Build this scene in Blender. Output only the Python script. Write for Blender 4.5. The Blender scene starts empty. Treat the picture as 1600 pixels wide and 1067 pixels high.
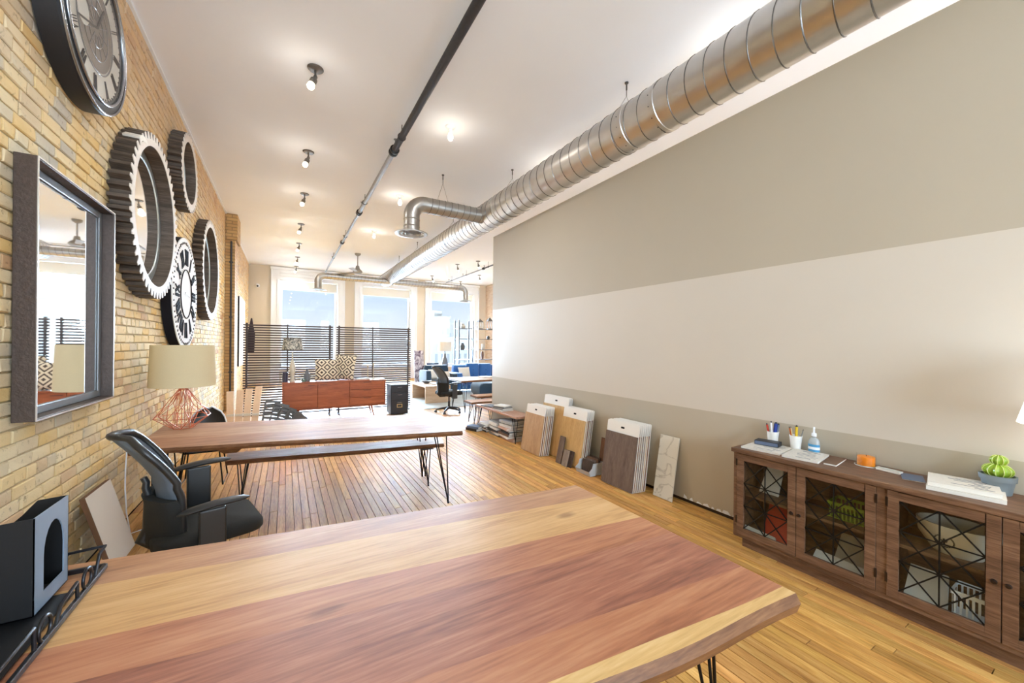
import bpy, bmesh, math, random
from mathutils import Vector, Matrix
random.seed(7)
sc = bpy.context.scene
C = sc.collection
PI = math.pi

# ---------------------------------------------------------------- camera
FPX, VPX, ROLL, EYE = 600.0, 446.0, 0.009, 1.62
YAW = math.atan((800 - VPX) / FPX)
CY = 535.5 + ROLL * 354
cam_d = bpy.data.cameras.new('camera')
cam = bpy.data.objects.new('camera', cam_d)
C.objects.link(cam)
cam_d.sensor_width = 36.0
cam_d.lens = FPX / 1600 * 36
cam_d.shift_y = (CY - 533.5) / 1600
cam_d.clip_start = 0.02
cam_d.clip_end = 500
cam.matrix_world = (Matrix.Translation((0, 0, EYE)) @ Matrix.Rotation(-YAW, 4, 'Z')
                    @ Matrix.Rotation(PI / 2, 4, 'X') @ Matrix.Rotation(ROLL, 4, 'Z'))
sc.camera = cam

def proj(p):
    """reference-pixel position (1600 x 1067) of a world point; only used to rank pieces by size"""
    d = p[0] * math.sin(YAW) + p[1] * math.cos(YAW)
    if d < .05:
        return None
    r = p[0] * math.cos(YAW) - p[1] * math.sin(YAW)
    return 800 + FPX * r / d, CY - FPX * (p[2] - EYE) / d, d

# ---------------------------------------------------------------- colour management
vs = sc.view_settings
vs.view_transform = 'Standard'
vs.look = 'None'
vs.gamma = 1.0
vs.use_curve_mapping = False
vs.exposure = 0.5

# ---------------------------------------------------------------- sky
world = bpy.data.worlds.new('sky')
sc.world = world
world.use_nodes = True
nt = world.node_tree
nt.nodes.clear()
wo = nt.nodes.new('ShaderNodeOutputWorld')
bg = nt.nodes.new('ShaderNodeBackground')
tc = nt.nodes.new('ShaderNodeTexCoord')
sx = nt.nodes.new('ShaderNodeSeparateXYZ')
rp = nt.nodes.new('ShaderNodeValToRGB')
nt.links.new(tc.outputs['Generated'], sx.inputs[0])
nt.links.new(sx.outputs['Z'], rp.inputs[0])
nt.links.new(rp.outputs[0], bg.inputs[0])
nt.links.new(bg.outputs[0], wo.inputs[0])
e = rp.color_ramp.elements
e[0].position = 0.0
e[0].color = (0.86, 0.93, 1.0, 1)
e[1].position = 0.22
e[1].color = (0.46, 0.71, 1.0, 1)
e.new(0.7).color = (0.30, 0.55, 0.95, 1)
bg.inputs[1].default_value = 0.74

def sun(name, energy, rot, angle, col):
    l = bpy.data.lights.new(name, 'SUN')
    l.energy = energy
    l.angle = angle
    l.color = col
    o = bpy.data.objects.new(name, l)
    o.rotation_euler = rot
    C.objects.link(o)

def area(name, loc, rot, sx_, sy_, power, col):
    l = bpy.data.lights.new(name, 'AREA')
    l.shape = 'RECTANGLE'
    l.size, l.size_y = sx_, sy_
    l.energy = power
    l.color = col
    o = bpy.data.objects.new(name, l)
    o.location = loc
    o.rotation_euler = rot
    C.objects.link(o)

# bright hazy sun low over the street, shining in through the tall windows
sun('sun', 98.0, (math.radians(-88), 0, math.radians(6)), math.radians(70), (0.58, 0.79, 1.0))
# added fill lamps behind the camera, one outside each assumed rear window
for i_, xw in enumerate((0.55, 4.0, 7.3)):
    area('rear_fill_light', (xw, -5.0, 2.35), (math.radians(116), 0, 0), 2.3, 3.3, 330, (0.68, 0.84, 1.0))

# room measures (metres)
XL, XR, CH, YB, YR = -1.24, 9.0, 4.67, 18.0, -4.8
PX, PTOP, PEND = 3.60, 3.79, 6.88      # long partition on the right

# ---------------------------------------------------------------- helpers
class G:
    """collects geometry for ONE mesh object"""
    def __init__(s):
        s.v, s.f, s.m = [], [], []
        s.mi = 0
    def add(s, vs_, fs_):
        b = len(s.v)
        s.v += [tuple(p) for p in vs_]
        s.f += [tuple(i + b for i in f) for f in fs_]
        s.m += [s.mi] * len(fs_)
        return s
    def box(s, x0, x1, y0, y1, z0, z1):
        v = [(x0, y0, z0), (x1, y0, z0), (x1, y1, z0), (x0, y1, z0), (x0, y0, z1), (x1, y0, z1), (x1, y1, z1), (x0, y1, z1)]
        return s.add(v, [(3, 2, 1, 0), (4, 5, 6, 7), (0, 1, 5, 4), (1, 2, 6, 5), (2, 3, 7, 6), (3, 0, 4, 7)])
    def hexa(s, bot, top):
        return s.add(list(bot) + list(top), [(3, 2, 1, 0), (4, 5, 6, 7), (0, 1, 5, 4), (1, 2, 6, 5), (2, 3, 7, 6), (3, 0, 4, 7)])
    def prism(s, poly, z0, z1, axis='z'):
        n = len(poly)
        def P(a, b, c):
            return (a, b, c) if axis == 'z' else ((c, a, b) if axis == 'x' else (a, c, b))
        v = [P(a, b, z0) for a, b in poly] + [P(a, b, z1) for a, b in poly]
        f = [tuple(range(n - 1, -1, -1)), tuple(range(n, 2 * n))]
        f += [(i, (i + 1) % n, n + (i + 1) % n, n + i) for i in range(n)]
        return s.add(v, f)
    def bar(s, p, q, w, h=None, up=(0, 0, 1)):
        h = h or w
        p, q = Vector(p), Vector(q)
        d = (q - p).normalized()
        u = Vector(up)
        if abs(d.dot(u)) > .98:
            u = Vector((1, 0, 0)) if abs(d.x) < .9 else Vector((0, 1, 0))
        a = d.cross(u).normalized() * w / 2
        b = a.cross(d).normalized() * h / 2
        v = [p - a - b, p + a - b, p + a + b, p - a + b, q - a - b, q + a - b, q + a + b, q - a + b]
        return s.add(v, [(3, 2, 1, 0), (4, 5, 6, 7), (0, 1, 5, 4), (1, 2, 6, 5), (2, 3, 7, 6), (3, 0, 4, 7)])
    def tube(s, pts, r, n=8, closed=False, caps=True):
        pts = [Vector(p) for p in pts]
        m = len(pts)
        rr = r if isinstance(r, (list, tuple)) else [r] * m
        rings, prev = [], None
        for i, p in enumerate(pts):
            if closed:
                t = (pts[(i + 1) % m] - pts[i - 1]).normalized()
            else:
                t = (pts[min(i + 1, m - 1)] - pts[max(i - 1, 0)]).normalized()
            if prev is None:
                u = Vector((0, 0, 1)) if abs(t.z) < .9 else Vector((1, 0, 0))
            else:
                u = prev
            a = (u - t * u.dot(t)).normalized()
            prev = a
            b = t.cross(a)
            rings.append([p + (a * math.cos(2 * PI * k / n) + b * math.sin(2 * PI * k / n)) * rr[i] for k in range(n)])
        v = [q for rg in rings for q in rg]
        f = []
        for i in range(m if closed else m - 1):
            j = (i + 1) % m
            for k in range(n):
                f.append((i * n + k, i * n + (k + 1) % n, j * n + (k + 1) % n, j * n + k))
        if caps and not closed:
            f.append(tuple(range(n - 1, -1, -1)))
            f.append(tuple((m - 1) * n + k for k in range(n)))
        return s.add(v, f)
    def lathe(s, prof, n=24, c=(0, 0, 0), axis='z', sx_=1, sy_=1):
        """prof: (radius, height) list; ends closed when radius is 0"""
        v, f = [], []
        m = len(prof)
        for r, h in prof:
            for k in range(n):
                a = 2 * PI * k / n
                x, y = r * math.cos(a) * sx_, r * math.sin(a) * sy_
                q = (x, y, h) if axis == 'z' else ((h, x, y) if axis == 'x' else (x, h, y))
                v.append((q[0] + c[0], q[1] + c[1], q[2] + c[2]))
        for i in range(m - 1):
            for k in range(n):
                a_, b_ = i * n + k, i * n + (k + 1) % n
                f.append((a_, b_, b_ + n, a_ + n))
        return s.add(v, f)
    def xf(s, M):
        s.v = [tuple(M @ Vector(p)) for p in s.v]
        return s
    def obj(s, name, mat, parent=None, local=False, smooth=None, bevel=0, seg=2):
        me = bpy.data.meshes.new(name)
        vv = s.v
        if parent is not None and not local:
            Mi = wm(parent).inverted()
            vv = [tuple(Mi @ Vector(p)) for p in vv]
        me.from_pydata(vv, [], s.f)
        mats = mat if isinstance(mat, (list, tuple)) else [mat]
        for m_ in mats:
            me.materials.append(m_)
        if len(mats) > 1:
            me.polygons.foreach_set('material_index', s.m)
        bm = bmesh.new()
        bm.from_mesh(me)
        bmesh.ops.remove_doubles(bm, verts=bm.verts, dist=1e-6)
        bmesh.ops.recalc_face_normals(bm, faces=bm.faces)
        bm.to_mesh(me)
        bm.free()
        if smooth:
            me.shade_smooth()
            me.set_sharp_from_angle(angle=math.radians(smooth))
        o = bpy.data.objects.new(name, me)
        C.objects.link(o)
        if parent is not None:
            o.parent = parent
        if bevel:
            b = o.modifiers.new('bevel', 'BEVEL')
            b.width = bevel
            b.segments = seg
            b.limit_method = 'ANGLE'
            b.angle_limit = math.radians(40)
        return o

def wm(o):
    M = o.matrix_basis.copy()
    p = o.parent
    while p is not None:
        M = p.matrix_basis @ M
        p = p.parent
    return M

def tag(o, label, cat=None, group=None, kind=None):
    if label:
        o['label'] = label
    if cat:
        o['category'] = cat
    if group:
        o['group'] = group
    if kind:
        o['kind'] = kind
    return o

def thing(name, label, cat, loc=(0, 0, 0), rz=0, group=None):
    o = bpy.data.objects.new(name, None)
    C.objects.link(o)
    o.empty_display_size = .1
    o.location = loc
    o.rotation_euler = (0, 0, rz)
    return tag(o, label, cat, group)

def struct(name, label=None, loc=(0, 0, 0)):
    o = bpy.data.objects.new(name, None)
    C.objects.link(o)
    o.location = loc
    return tag(o, label, None, None, 'structure')

def copy_tree(o, parent=None):
    c = o.copy()
    C.objects.link(c)
    c.parent = parent
    for ch in list(o.children):
        copy_tree(ch, c)
    return c

ORD = ['first', 'second', 'third', 'fourth', 'fifth', 'sixth', 'seventh', 'eighth', 'ninth', 'tenth', 'eleventh', 'twelfth']

# ---------------------------------------------------------------- materials
def srgb(r, g, b):
    f = lambda c: (c / 255 / 12.92) if c / 255 <= .04045 else ((c / 255 + .055) / 1.055) ** 2.4
    return (f(r), f(g), f(b), 1)

def nodes(name):
    m = bpy.data.materials.new(name)
    m.use_nodes = True
    t = m.node_tree
    return m, t, t.nodes['Principled BSDF']

def setp(b, **k):
    for a, v in k.items():
        b.inputs[a].default_value = v

MC = {}
def plain(name, col, rough=.6, metal=0., spec=.5, var=.06, nscale=9., bump=0., **kw):
    """painted / plastic / metal surface with a slight mottling"""
    if name in MC:
        return MC[name]
    m, t, b = nodes(name)
    setp(b, Roughness=rough, Metallic=metal)
    b.inputs['Specular IOR Level'].default_value = spec
    for k_, v_ in kw.items():
        b.inputs[k_.replace('_', ' ')].default_value = v_
    geo = t.nodes.new('ShaderNodeNewGeometry')
    nz = t.nodes.new('ShaderNodeTexNoise')
    nz.inputs['Scale'].default_value = nscale
    nz.inputs['Detail'].default_value = 4
    t.links.new(geo.outputs['Position'], nz.inputs['Vector'])
    mx = t.nodes.new('ShaderNodeMix')
    mx.data_type = 'RGBA'
    mx.inputs[6].default_value = tuple(c * (1 - var) for c in col[:3]) + (1,)
    mx.inputs[7].default_value = tuple(min(1, c * (1 + var)) for c in col[:3]) + (1,)
    t.links.new(nz.outputs[0], mx.inputs[0])
    t.links.new(mx.outputs[2], b.inputs['Base Color'])
    if bump:
        bp = t.nodes.new('ShaderNodeBump')
        bp.inputs['Strength'].default_value = bump
        bp.inputs['Distance'].default_value = .01
        t.links.new(nz.outputs[0], bp.inputs['Height'])
        t.links.new(bp.outputs[0], b.inputs['Normal'])
    MC[name] = m
    return m

def wood(name, dark, mid, light, axis='x', scale=1., rough=.45, spec=.4, rnd=0., knots=False, attr=None, contrast=.5):
    if name in MC:
        return MC[name]
    m, t, b = nodes(name)
    setp(b, Roughness=rough)
    b.inputs['Specular IOR Level'].default_value = spec
    N, Lk = t.nodes, t.links
    geo = N.new('ShaderNodeNewGeometry')
    add = N.new('ShaderNodeVectorMath')
    add.operation = 'ADD'
    Lk.new(geo.outputs['Position'], add.inputs[0])
    if rnd:
        if attr:
            src = N.new('ShaderNodeAttribute')
            src.attribute_name = attr
            out = src.outputs['Fac']
        else:
            src = N.new('ShaderNodeObjectInfo')
            out = src.outputs['Random']
        ml = N.new('ShaderNodeMath')
        ml.operation = 'MULTIPLY'
        ml.inputs[1].default_value = 37.0
        Lk.new(out, ml.inputs[0])
        Lk.new(ml.outputs[0], add.inputs[1])
    mp = N.new('ShaderNodeMapping')
    sc_ = {'x': (1.1, 14, 14), 'y': (14, 1.1, 14), 'z': (14, 14, 1.1)}[axis]
    mp.inputs['Scale'].default_value = tuple(v * scale for v in sc_)
    Lk.new(add.outputs[0], mp.inputs[0])
    n1 = N.new('ShaderNodeTexNoise')
    n1.inputs['Scale'].default_value = 1.0
    n1.inputs['Detail'].default_value = 6
    n1.inputs['Roughness'].default_value = .62
    n1.inputs['Distortion'].default_value = .5
    Lk.new(mp.outputs[0], n1.inputs['Vector'])
    mp2 = N.new('ShaderNodeMapping')
    mp2.inputs['Scale'].default_value = tuple(v * scale * 7 for v in sc_)
    Lk.new(add.outputs[0], mp2.inputs[0])
    n2 = N.new('ShaderNodeTexNoise')
    n2.inputs['Scale'].default_value = 1.0
    n2.inputs['Detail'].default_value = 3
    Lk.new(mp2.outputs[0], n2.inputs['Vector'])
    mixn = N.new('ShaderNodeMix')
    mixn.inputs[0].default_value = .38
    Lk.new(n1.outputs[0], mixn.inputs[2])
    Lk.new(n2.outputs[0], mixn.inputs[3])
    r = N.new('ShaderNodeValToRGB')
    r.color_ramp.elements[0].position = .5 - contrast * .36
    r.color_ramp.elements[0].color = dark
    r.color_ramp.elements[1].position = .5 + contrast * .36
    r.color_ramp.elements[1].color = light
    r.color_ramp.elements.new(.5).color = mid
    Lk.new(mixn.outputs[0], r.inputs[0])
    col = r.outputs[0]
    if rnd:
        hs = N.new('ShaderNodeHueSaturation')
        mr = N.new('ShaderNodeMapRange')
        mr.inputs['To Min'].default_value = 1 - rnd
        mr.inputs['To Max'].default_value = 1 + rnd * .7
        Lk.new(out, mr.inputs['Value'])
        Lk.new(mr.outputs[0], hs.inputs['Value'])
        f2 = N.new('ShaderNodeMath')
        f2.operation = 'MULTIPLY'
        f2.inputs[1].default_value = 17.3
        Lk.new(out, f2.inputs[0])
        fr = N.new('ShaderNodeMath')
        fr.operation = 'FRACT'
        Lk.new(f2.outputs[0], fr.inputs[0])
        mr2 = N.new('ShaderNodeMapRange')
        mr2.inputs['To Min'].default_value = .494
        mr2.inputs['To Max'].default_value = .507
        Lk.new(fr.outputs[0], mr2.inputs['Value'])
        Lk.new(mr2.outputs[0], hs.inputs['Hue'])
        Lk.new(col, hs.inputs['Color'])
        col = hs.outputs[0]
    if knots:
        # scattered dark knots stretched along the grain
        mk = N.new('ShaderNodeMapping')
        mk.inputs['Scale'].default_value = {'x': (1.3, 2.9, 2.9), 'y': (2.9, 1.3, 2.9), 'z': (2.9, 2.9, 1.3)}[axis]
        Lk.new(add.outputs[0], mk.inputs[0])
        vo = N.new('ShaderNodeTexVoronoi')
        vo.inputs['Scale'].default_value = 1.15
        wv = N.new('ShaderNodeVectorMath')
        wv.operation = 'MULTIPLY_ADD'
        wv.inputs[1].default_value = (.16, .16, .16)
        Lk.new(n1.outputs[1], wv.inputs[0])
        Lk.new(mk.outputs[0], wv.inputs[2])
        Lk.new(wv.outputs[0], vo.inputs['Vector'])
        kr = N.new('ShaderNodeMapRange')
        kr.inputs['From Min'].default_value = .035
        kr.inputs['From Max'].default_value = .11
        kr.inputs['To Min'].default_value = .62
        kr.inputs['To Max'].default_value = 0
        Lk.new(vo.outputs['Distance'], kr.inputs['Value'])
        km = N.new('ShaderNodeMix')
        km.data_type = 'RGBA'
        km.blend_type = 'MULTIPLY'
        km.inputs[7].default_value = (.34, .25, .22, 1)
        Lk.new(kr.outputs[0], km.inputs[0])
        Lk.new(col, km.inputs[6])
        col = km.outputs[2]
    Lk.new(col, b.inputs['Base Color'])
    bp = N.new('ShaderNodeBump')
    bp.inputs['Strength'].default_value = .12
    bp.inputs['Distance'].default_value = .004
    Lk.new(mixn.outputs[0], bp.inputs['Height'])
    Lk.new(bp.outputs[0], b.inputs['Normal'])
    mrr = N.new('ShaderNodeMapRange')
    mrr.inputs['To Min'].default_value = rough * .8
    mrr.inputs['To Max'].default_value = min(1, rough * 1.25)
    Lk.new(n1.outputs[0], mrr.inputs['Value'])
    Lk.new(mrr.outputs[0], b.inputs['Roughness'])
    MC[name] = m
    return m

def glass(name, col=(1, 1, 1, 1), rough=.0, alpha=None):
    if name in MC:
        return MC[name]
    m, t, b = nodes(name)
    setp(b, Roughness=rough)
    b.inputs['Base Color'].default_value = col
    b.inputs['Transmission Weight'].default_value = 1.0
    b.inputs['IOR'].default_value = 1.45
    MC[name] = m
    return m

def clear_pane(name, tint=(1, 1, 1, 1), gloss=.03):
    """thin window glass: mostly see-through with a weak mirror reflection"""
    if name in MC:
        return MC[name]
    m = bpy.data.materials.new(name)
    m.use_nodes = True
    t = m.node_tree
    t.nodes.clear()
    o = t.nodes.new('ShaderNodeOutputMaterial')
    a = t.nodes.new('ShaderNodeBsdfTransparent')
    a.inputs[0].default_value = tint
    g = t.nodes.new('ShaderNodeBsdfGlossy')
    g.inputs['Roughness'].default_value = .02
    lw_ = t.nodes.new('ShaderNodeLayerWeight')
    lw_.inputs[0].default_value = .5
    pw = t.nodes.new('ShaderNodeMath')
    pw.operation = 'POWER'
    pw.inputs[1].default_value = 4
    t.links.new(lw_.outputs['Facing'], pw.inputs[0])
    fr = t.nodes.new('ShaderNodeMath')
    fr.operation = 'MULTIPLY_ADD'
    fr.inputs[1].default_value = .6
    fr.inputs[2].default_value = gloss
    t.links.new(pw.outputs[0], fr.inputs[0])
    mx = t.nodes.new('ShaderNodeMixShader')
    t.links.new(fr.outputs[0], mx.inputs[0])
    t.links.new(a.outputs[0], mx.inputs[1])
    t.links.new(g.outputs[0], mx.inputs[2])
    t.links.new(mx.outputs[0], o.inputs[0])
    MC[name] = m
    return m

def glow(name, col, strength):
    if name in MC:
        return MC[name]
    m, t, b = nodes(name)
    b.inputs['Base Color'].default_value = col
    b.inputs['Emission Color'].default_value = col
    b.inputs['Emission Strength'].default_value = strength
    MC[name] = m
    return m

def brick_mat(name, attr=None):
    m, t, b = nodes(name)
    N, Lk = t.nodes, t.links
    setp(b, Roughness=.85)
    b.inputs['Specular IOR Level'].default_value = .2
    if attr:
        src = N.new('ShaderNodeAttribute')
        src.attribute_name = attr
        out = src.outputs['Fac']
    else:
        src = N.new('ShaderNodeObjectInfo')
        out = src.outputs['Random']
    geo = N.new('ShaderNodeNewGeometry')
    # large patches of yellow, buff and pinkish brick over the wall, plus brick-to-brick change
    nz = N.new('ShaderNodeTexNoise')
    nz.inputs['Scale'].default_value = 1.1
    nz.inputs['Detail'].default_value = 2
    Lk.new(geo.outputs['Position'], nz.inputs['Vector'])
    sep = N.new('ShaderNodeSeparateXYZ')
    Lk.new(geo.outputs['Position'], sep.inputs[0])
    a1 = N.new('ShaderNodeMath')
    a1.operation = 'MULTIPLY'
    a1.inputs[1].default_value = .5
    Lk.new(out, a1.inputs[0])
    a2 = N.new('ShaderNodeMath')
    a2.operation = 'MULTIPLY_ADD'
    a2.inputs[1].default_value = .7
    Lk.new(nz.outputs[0], a2.inputs[0])
    Lk.new(a1.outputs[0], a2.inputs[2])
    rr = N.new('ShaderNodeValToRGB')
    els = rr.color_ramp.elements
    els[0].position, els[0].color = .26, srgb(196, 188, 172)
    els[1].position, els[1].color = .92, srgb(204, 160, 118)
    els.new(.40).color = srgb(232, 212, 170)
    els.new(.54).color = srgb(230, 196, 132)
    els.new(.68).color = srgb(236, 218, 180)
    els.new(.80).color = srgb(216, 194, 158)
    Lk.new(a2.outputs[0], rr.inputs[0])
    # unpainted pinkish brick in the upper courses
    mr = N.new('ShaderNodeMapRange')
    mr.inputs['From Min'].default_value = 2.9
    mr.inputs['From Max'].default_value = 4.3
    mr.inputs['To Max'].default_value = .62
    Lk.new(sep.outputs['Z'], mr.inputs['Value'])
    mx = N.new('ShaderNodeMix')
    mx.data_type = 'RGBA'
    mx.inputs[7].default_value = srgb(205, 168, 138)
    Lk.new(mr.outputs[0], mx.inputs[0])
    Lk.new(rr.outputs[0], mx.inputs[6])
    # soot specks and pits
    n2 = N.new('ShaderNodeTexNoise')
    n2.inputs['Scale'].default_value = 22
    n2.inputs['Detail'].default_value = 6
    n2.inputs['Roughness'].default_value = .7
    Lk.new(geo.outputs['Position'], n2.inputs['Vector'])
    r2 = N.new('ShaderNodeValToRGB')
    r2.color_ramp.elements[0].position = .27
    r2.color_ramp.elements[0].color = (.28, .22, .17, 1)
    r2.color_ramp.elements[1].position = .42
    r2.color_ramp.elements[1].color = (1, 1, 1, 1)
    Lk.new(n2.outputs[0], r2.inputs[0])
    m2 = N.new('ShaderNodeMix')
    m2.data_type = 'RGBA'
    m2.blend_type = 'MULTIPLY'
    m2.inputs[0].default_value = .8
    Lk.new(mx.outputs[2], m2.inputs[6])
    Lk.new(r2.outputs[0], m2.inputs[7])
    Lk.new(m2.outputs[2], b.inputs['Base Color'])
    bp = N.new('ShaderNodeBump')
    bp.inputs['Strength'].default_value = .5
    bp.inputs['Distance'].default_value = .008
    Lk.new(n2.outputs[0], bp.inputs['Height'])
    Lk.new(bp.outputs[0], b.inputs['Normal'])
    return m

def brick_texture(name, c1, c2, mortar, yz=True):
    m, t, b = nodes(name)
    setp(b, Roughness=.85)
    geo = t.nodes.new('ShaderNodeNewGeometry')
    sep = t.nodes.new('ShaderNodeSeparateXYZ')
    cmb = t.nodes.new('ShaderNodeCombineXYZ')
    t.links.new(geo.outputs['Position'], sep.inputs[0])
    sm_ = t.nodes.new('ShaderNodeMath')
    sm_.operation = 'ADD'
    t.links.new(sep.outputs['X'], sm_.inputs[0])
    t.links.new(sep.outputs['Y'], sm_.inputs[1])
    t.links.new(sm_.outputs[0], cmb.inputs[0])
    t.links.new(sep.outputs['Z'], cmb.inputs[1])
    br = t.nodes.new('ShaderNodeTexBrick')
    br.inputs['Color1'].default_value = c1
    br.inputs['Color2'].default_value = c2
    br.inputs['Mortar'].default_value = mortar
    br.inputs['Scale'].default_value = 1
    br.inputs['Brick Width'].default_value = .22
    br.inputs['Row Height'].default_value = .075
    br.inputs['Mortar Size'].default_value = .008
    t.links.new(cmb.outputs[0], br.inputs['Vector'])
    t.links.new(br.outputs[0], b.inputs['Base Color'])
    return m

M_ceil = plain('ceiling_paint', srgb(243, 246, 252), .85, var=.02, nscale=1.5)
M_greige = plain('greige_paint', srgb(188, 178, 160), .6, spec=.35, var=.025, nscale=2.)
M_stripe = plain('pale_stripe_paint', srgb(213, 205, 193), .5, spec=.4, var=.02, nscale=2.)
M_white = plain('white_trim_paint', srgb(238, 242, 248), .5, var=.02)
M_backwall = plain('warm_grey_paint', srgb(214, 204, 188), .7, var=.03, nscale=2)
M_mortar = plain('sandy_mortar', srgb(192, 170, 130), .95, var=.25, nscale=40, bump=.4)
M_black = plain('black_steel', srgb(26, 25, 26), .4, .6, var=.1)
M_steelrod = plain('black_rod_steel', srgb(24, 23, 24), .35, .7, var=.1)
M_iron = plain('dark_grey_iron', srgb(72, 72, 76), .5, .7, var=.2, nscale=25)
M_duct = plain('galvanised_steel', srgb(205, 203, 200), .34, 1.0, var=.10, nscale=6)
M_duct2 = plain('dull_galvanised_steel', srgb(178, 176, 172), .36, 1.0, var=.12, nscale=8)
M_fixture = plain('brushed_nickel', srgb(120, 116, 112), .4, .8, var=.08)
M_bulb = glow('lit_bulb', (1.0, .86, .62, 1), 14)
M_mirror = plain('mirror_silver', (.92, .94, .95, 1), .02, 1.0, var=0)
M_gearflank = wood('weathered_gear_brown', srgb(52, 44, 38), srgb(86, 74, 64), srgb(118, 104, 92), 'x', 1.5, .55, .3)
M_gearface = plain('whitewashed_gear_face', srgb(222, 214, 206), .6, var=.05)
M_darkface = plain('charcoal_print', srgb(34, 33, 37), .95, spec=.08)
M_clockwhite = plain('white_clock_enamel', srgb(226, 226, 226), .85, spec=.15, var=.02)
M_paper = plain('white_paper', srgb(236, 232, 224), .8, var=.03, nscale=30)
M_copper = plain('rose_copper_wire', srgb(226, 140, 108), .3, .75, var=.05)
M_chairblk = plain('black_chair_fabric', srgb(30, 31, 30), .85, var=.2, nscale=200, bump=.2)
M_chairpl = plain('black_chair_plastic', srgb(36, 37, 38), .38, spec=.6, var=.08)
M_mesh = plain('grey_blue_mesh', srgb(96, 106, 118), .6, var=.12, nscale=300)
M_walnut = wood('dark_cabinet_oak', srgb(74, 52, 38), srgb(114, 84, 64), srgb(144, 112, 88), 'y', 1.6, .5, .3)
M_teak = wood('orange_teak_veneer', srgb(128, 64, 34), srgb(164, 88, 48), srgb(186, 108, 64), 'x', 1.3, .4, .4)

# ================================================================ THE SETTING
# ---- ceiling
o = G().box(XL - .3, XR + .3, YR - .3, YB + .3, CH, CH + .2).obj('ceiling', M_ceil)
tag(o, 'off-white plaster ceiling of the loft', kind='structure')

# ---- floor: narrow maple strips over a dark underlay
F_W = .066
M_under = plain('dark_subfloor', srgb(24, 15, 9), .95, spec=.1)
M_plank = wood('honey_maple_strip', srgb(160, 110, 52), srgb(206, 152, 82), srgb(230, 184, 114), 'y', 1.4, .40, .3, rnd=.24)
M_plank_far = wood('honey_maple_strip_far', srgb(160, 110, 52), srgb(206, 152, 82), srgb(230, 184, 114), 'y', 1.4, .40, .3, rnd=.24, attr='tint')
floor = G().box(XL - .3, XR + .3, YR - .3, YB + .3, -.12, -.012).obj('floor', M_under)
tag(floor, 'worn honey coloured hardwood strip floor', kind='structure')

T1 = [(-1.06, 2.235), (1.60, 1.895), (1.60, .675), (-1.06, .955)]
T2 = [(-1.10, 5.46), (1.593, 4.724), (1.574, 3.664), (-1.10, 4.29)]
def inside(p, poly):
    s = None
    for i in range(len(poly)):
        a, b = poly[i], poly[(i + 1) % len(poly)]
        c = (b[0] - a[0]) * (p[1] - a[1]) - (b[1] - a[1]) * (p[0] - a[0])
        if s is None:
            s = c > 0
        elif (c > 0) != s:
            return False
    return True
def hidden(x, y):
    k = (EYE - .73) / EYE
    q = (x * k, y * k)
    return inside(q, T1) or inside(q, T2) or (x > 3.1 and y < 1.8)
planks = []
rg = random.Random(3)
x = XL
while x < XR:
    y = YR - rg.random() * 1.6
    while y < YB:
        ln = rg.uniform(.7, 2.4)
        planks.append((x, max(y, YR), min(y + ln, YB)))
        y += ln
    x += F_W
def plank_score(p):
    s = 0
    for k in range(9):
        yy = p[1] + (p[2] - p[1]) * (k + .5) / 9
        q = proj((p[0] + F_W / 2, yy, 0))
        if q and 0 <= q[0] <= 1600 and 0 <= q[1] <= 1067 and not hidden(p[0], yy) and not (p[0] > PX - .07 and yy < PEND):
            s += (p[2] - p[1]) / 9 / q[2] ** 2.6
    return s
planks = [p for p in planks if p[2] - p[1] > .05]
planks.sort(key=plank_score, reverse=True)
pm = bpy.data.meshes.new('plank')
g = .018
pm.from_pydata([(-.5, -.5, -1), (.5, -.5, -1), (.5, .5, -1), (-.5, .5, -1),
                (-.5, -.5, -.18), (.5, -.5, -.18), (.5, .5, -.18), (-.5, .5, -.18),
                (-.5 + g, -.5 + .001, 0), (.5 - g, -.5 + .001, 0), (.5 - g, .5 - .001, 0), (-.5 + g, .5 - .001, 0)], [],
               [(8, 9, 10, 11), (4, 5, 9, 8), (5, 6, 10, 9), (6, 7, 11, 10), (7, 4, 8, 11), (0, 1, 5, 4), (1, 2, 6, 5), (2, 3, 7, 6), (3, 0, 4, 7)])
pm.materials.append(M_plank)
for p in planks[:300]:
    o = bpy.data.objects.new('plank', pm)
    C.objects.link(o)
    gap = rg.choice((.0028, .0032, .0036, .0042, .006))
    o.scale = (F_W - gap, p[2] - p[1] - .003, .012)
    o.location = (p[0] + F_W / 2, (p[1] + p[2]) / 2, rg.uniform(-.0006, .0004))
    o.parent = floor
vv, ff, tint = [], [], []
for p in planks[300:]:
    b = len(vv)
    x0, x1, y0, y1 = p[0] + .0017, p[0] + F_W - .0017, p[1] + .0015, p[2] - .0015
    e_ = .0012
    vv += [(x0, y0, -.012), (x1, y0, -.012), (x1, y1, -.012), (x0, y1, -.012),
           (x0, y0, -.002), (x1, y0, -.002), (x1, y1, -.002), (x0, y1, -.002),
           (x0 + e_, y0 + e_, 0), (x1 - e_, y0 + e_, 0), (x1 - e_, y1 - e_, 0), (x0 + e_, y1 - e_, 0)]
    ff += [tuple(i + b for i in f) for f in
           [(8, 9, 10, 11), (4, 5, 9, 8), (5, 6, 10, 9), (6, 7, 11, 10), (7, 4, 8, 11), (0, 1, 5, 4), (1, 2, 6, 5), (2, 3, 7, 6), (3, 0, 4, 7)]]
    tint += [rg.random()] * 9
me = bpy.data.meshes.new('floor_strips')
me.from_pydata(vv, [], ff)
me.materials.append(M_plank_far)
at_ = me.attributes.new('tint', 'FLOAT', 'FACE')
at_.data.foreach_set('value', tint)
o = bpy.data.objects.new('floor_strips', me)
C.objects.link(o)
o.parent = floor
o['kind'] = 'stuff'

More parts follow.
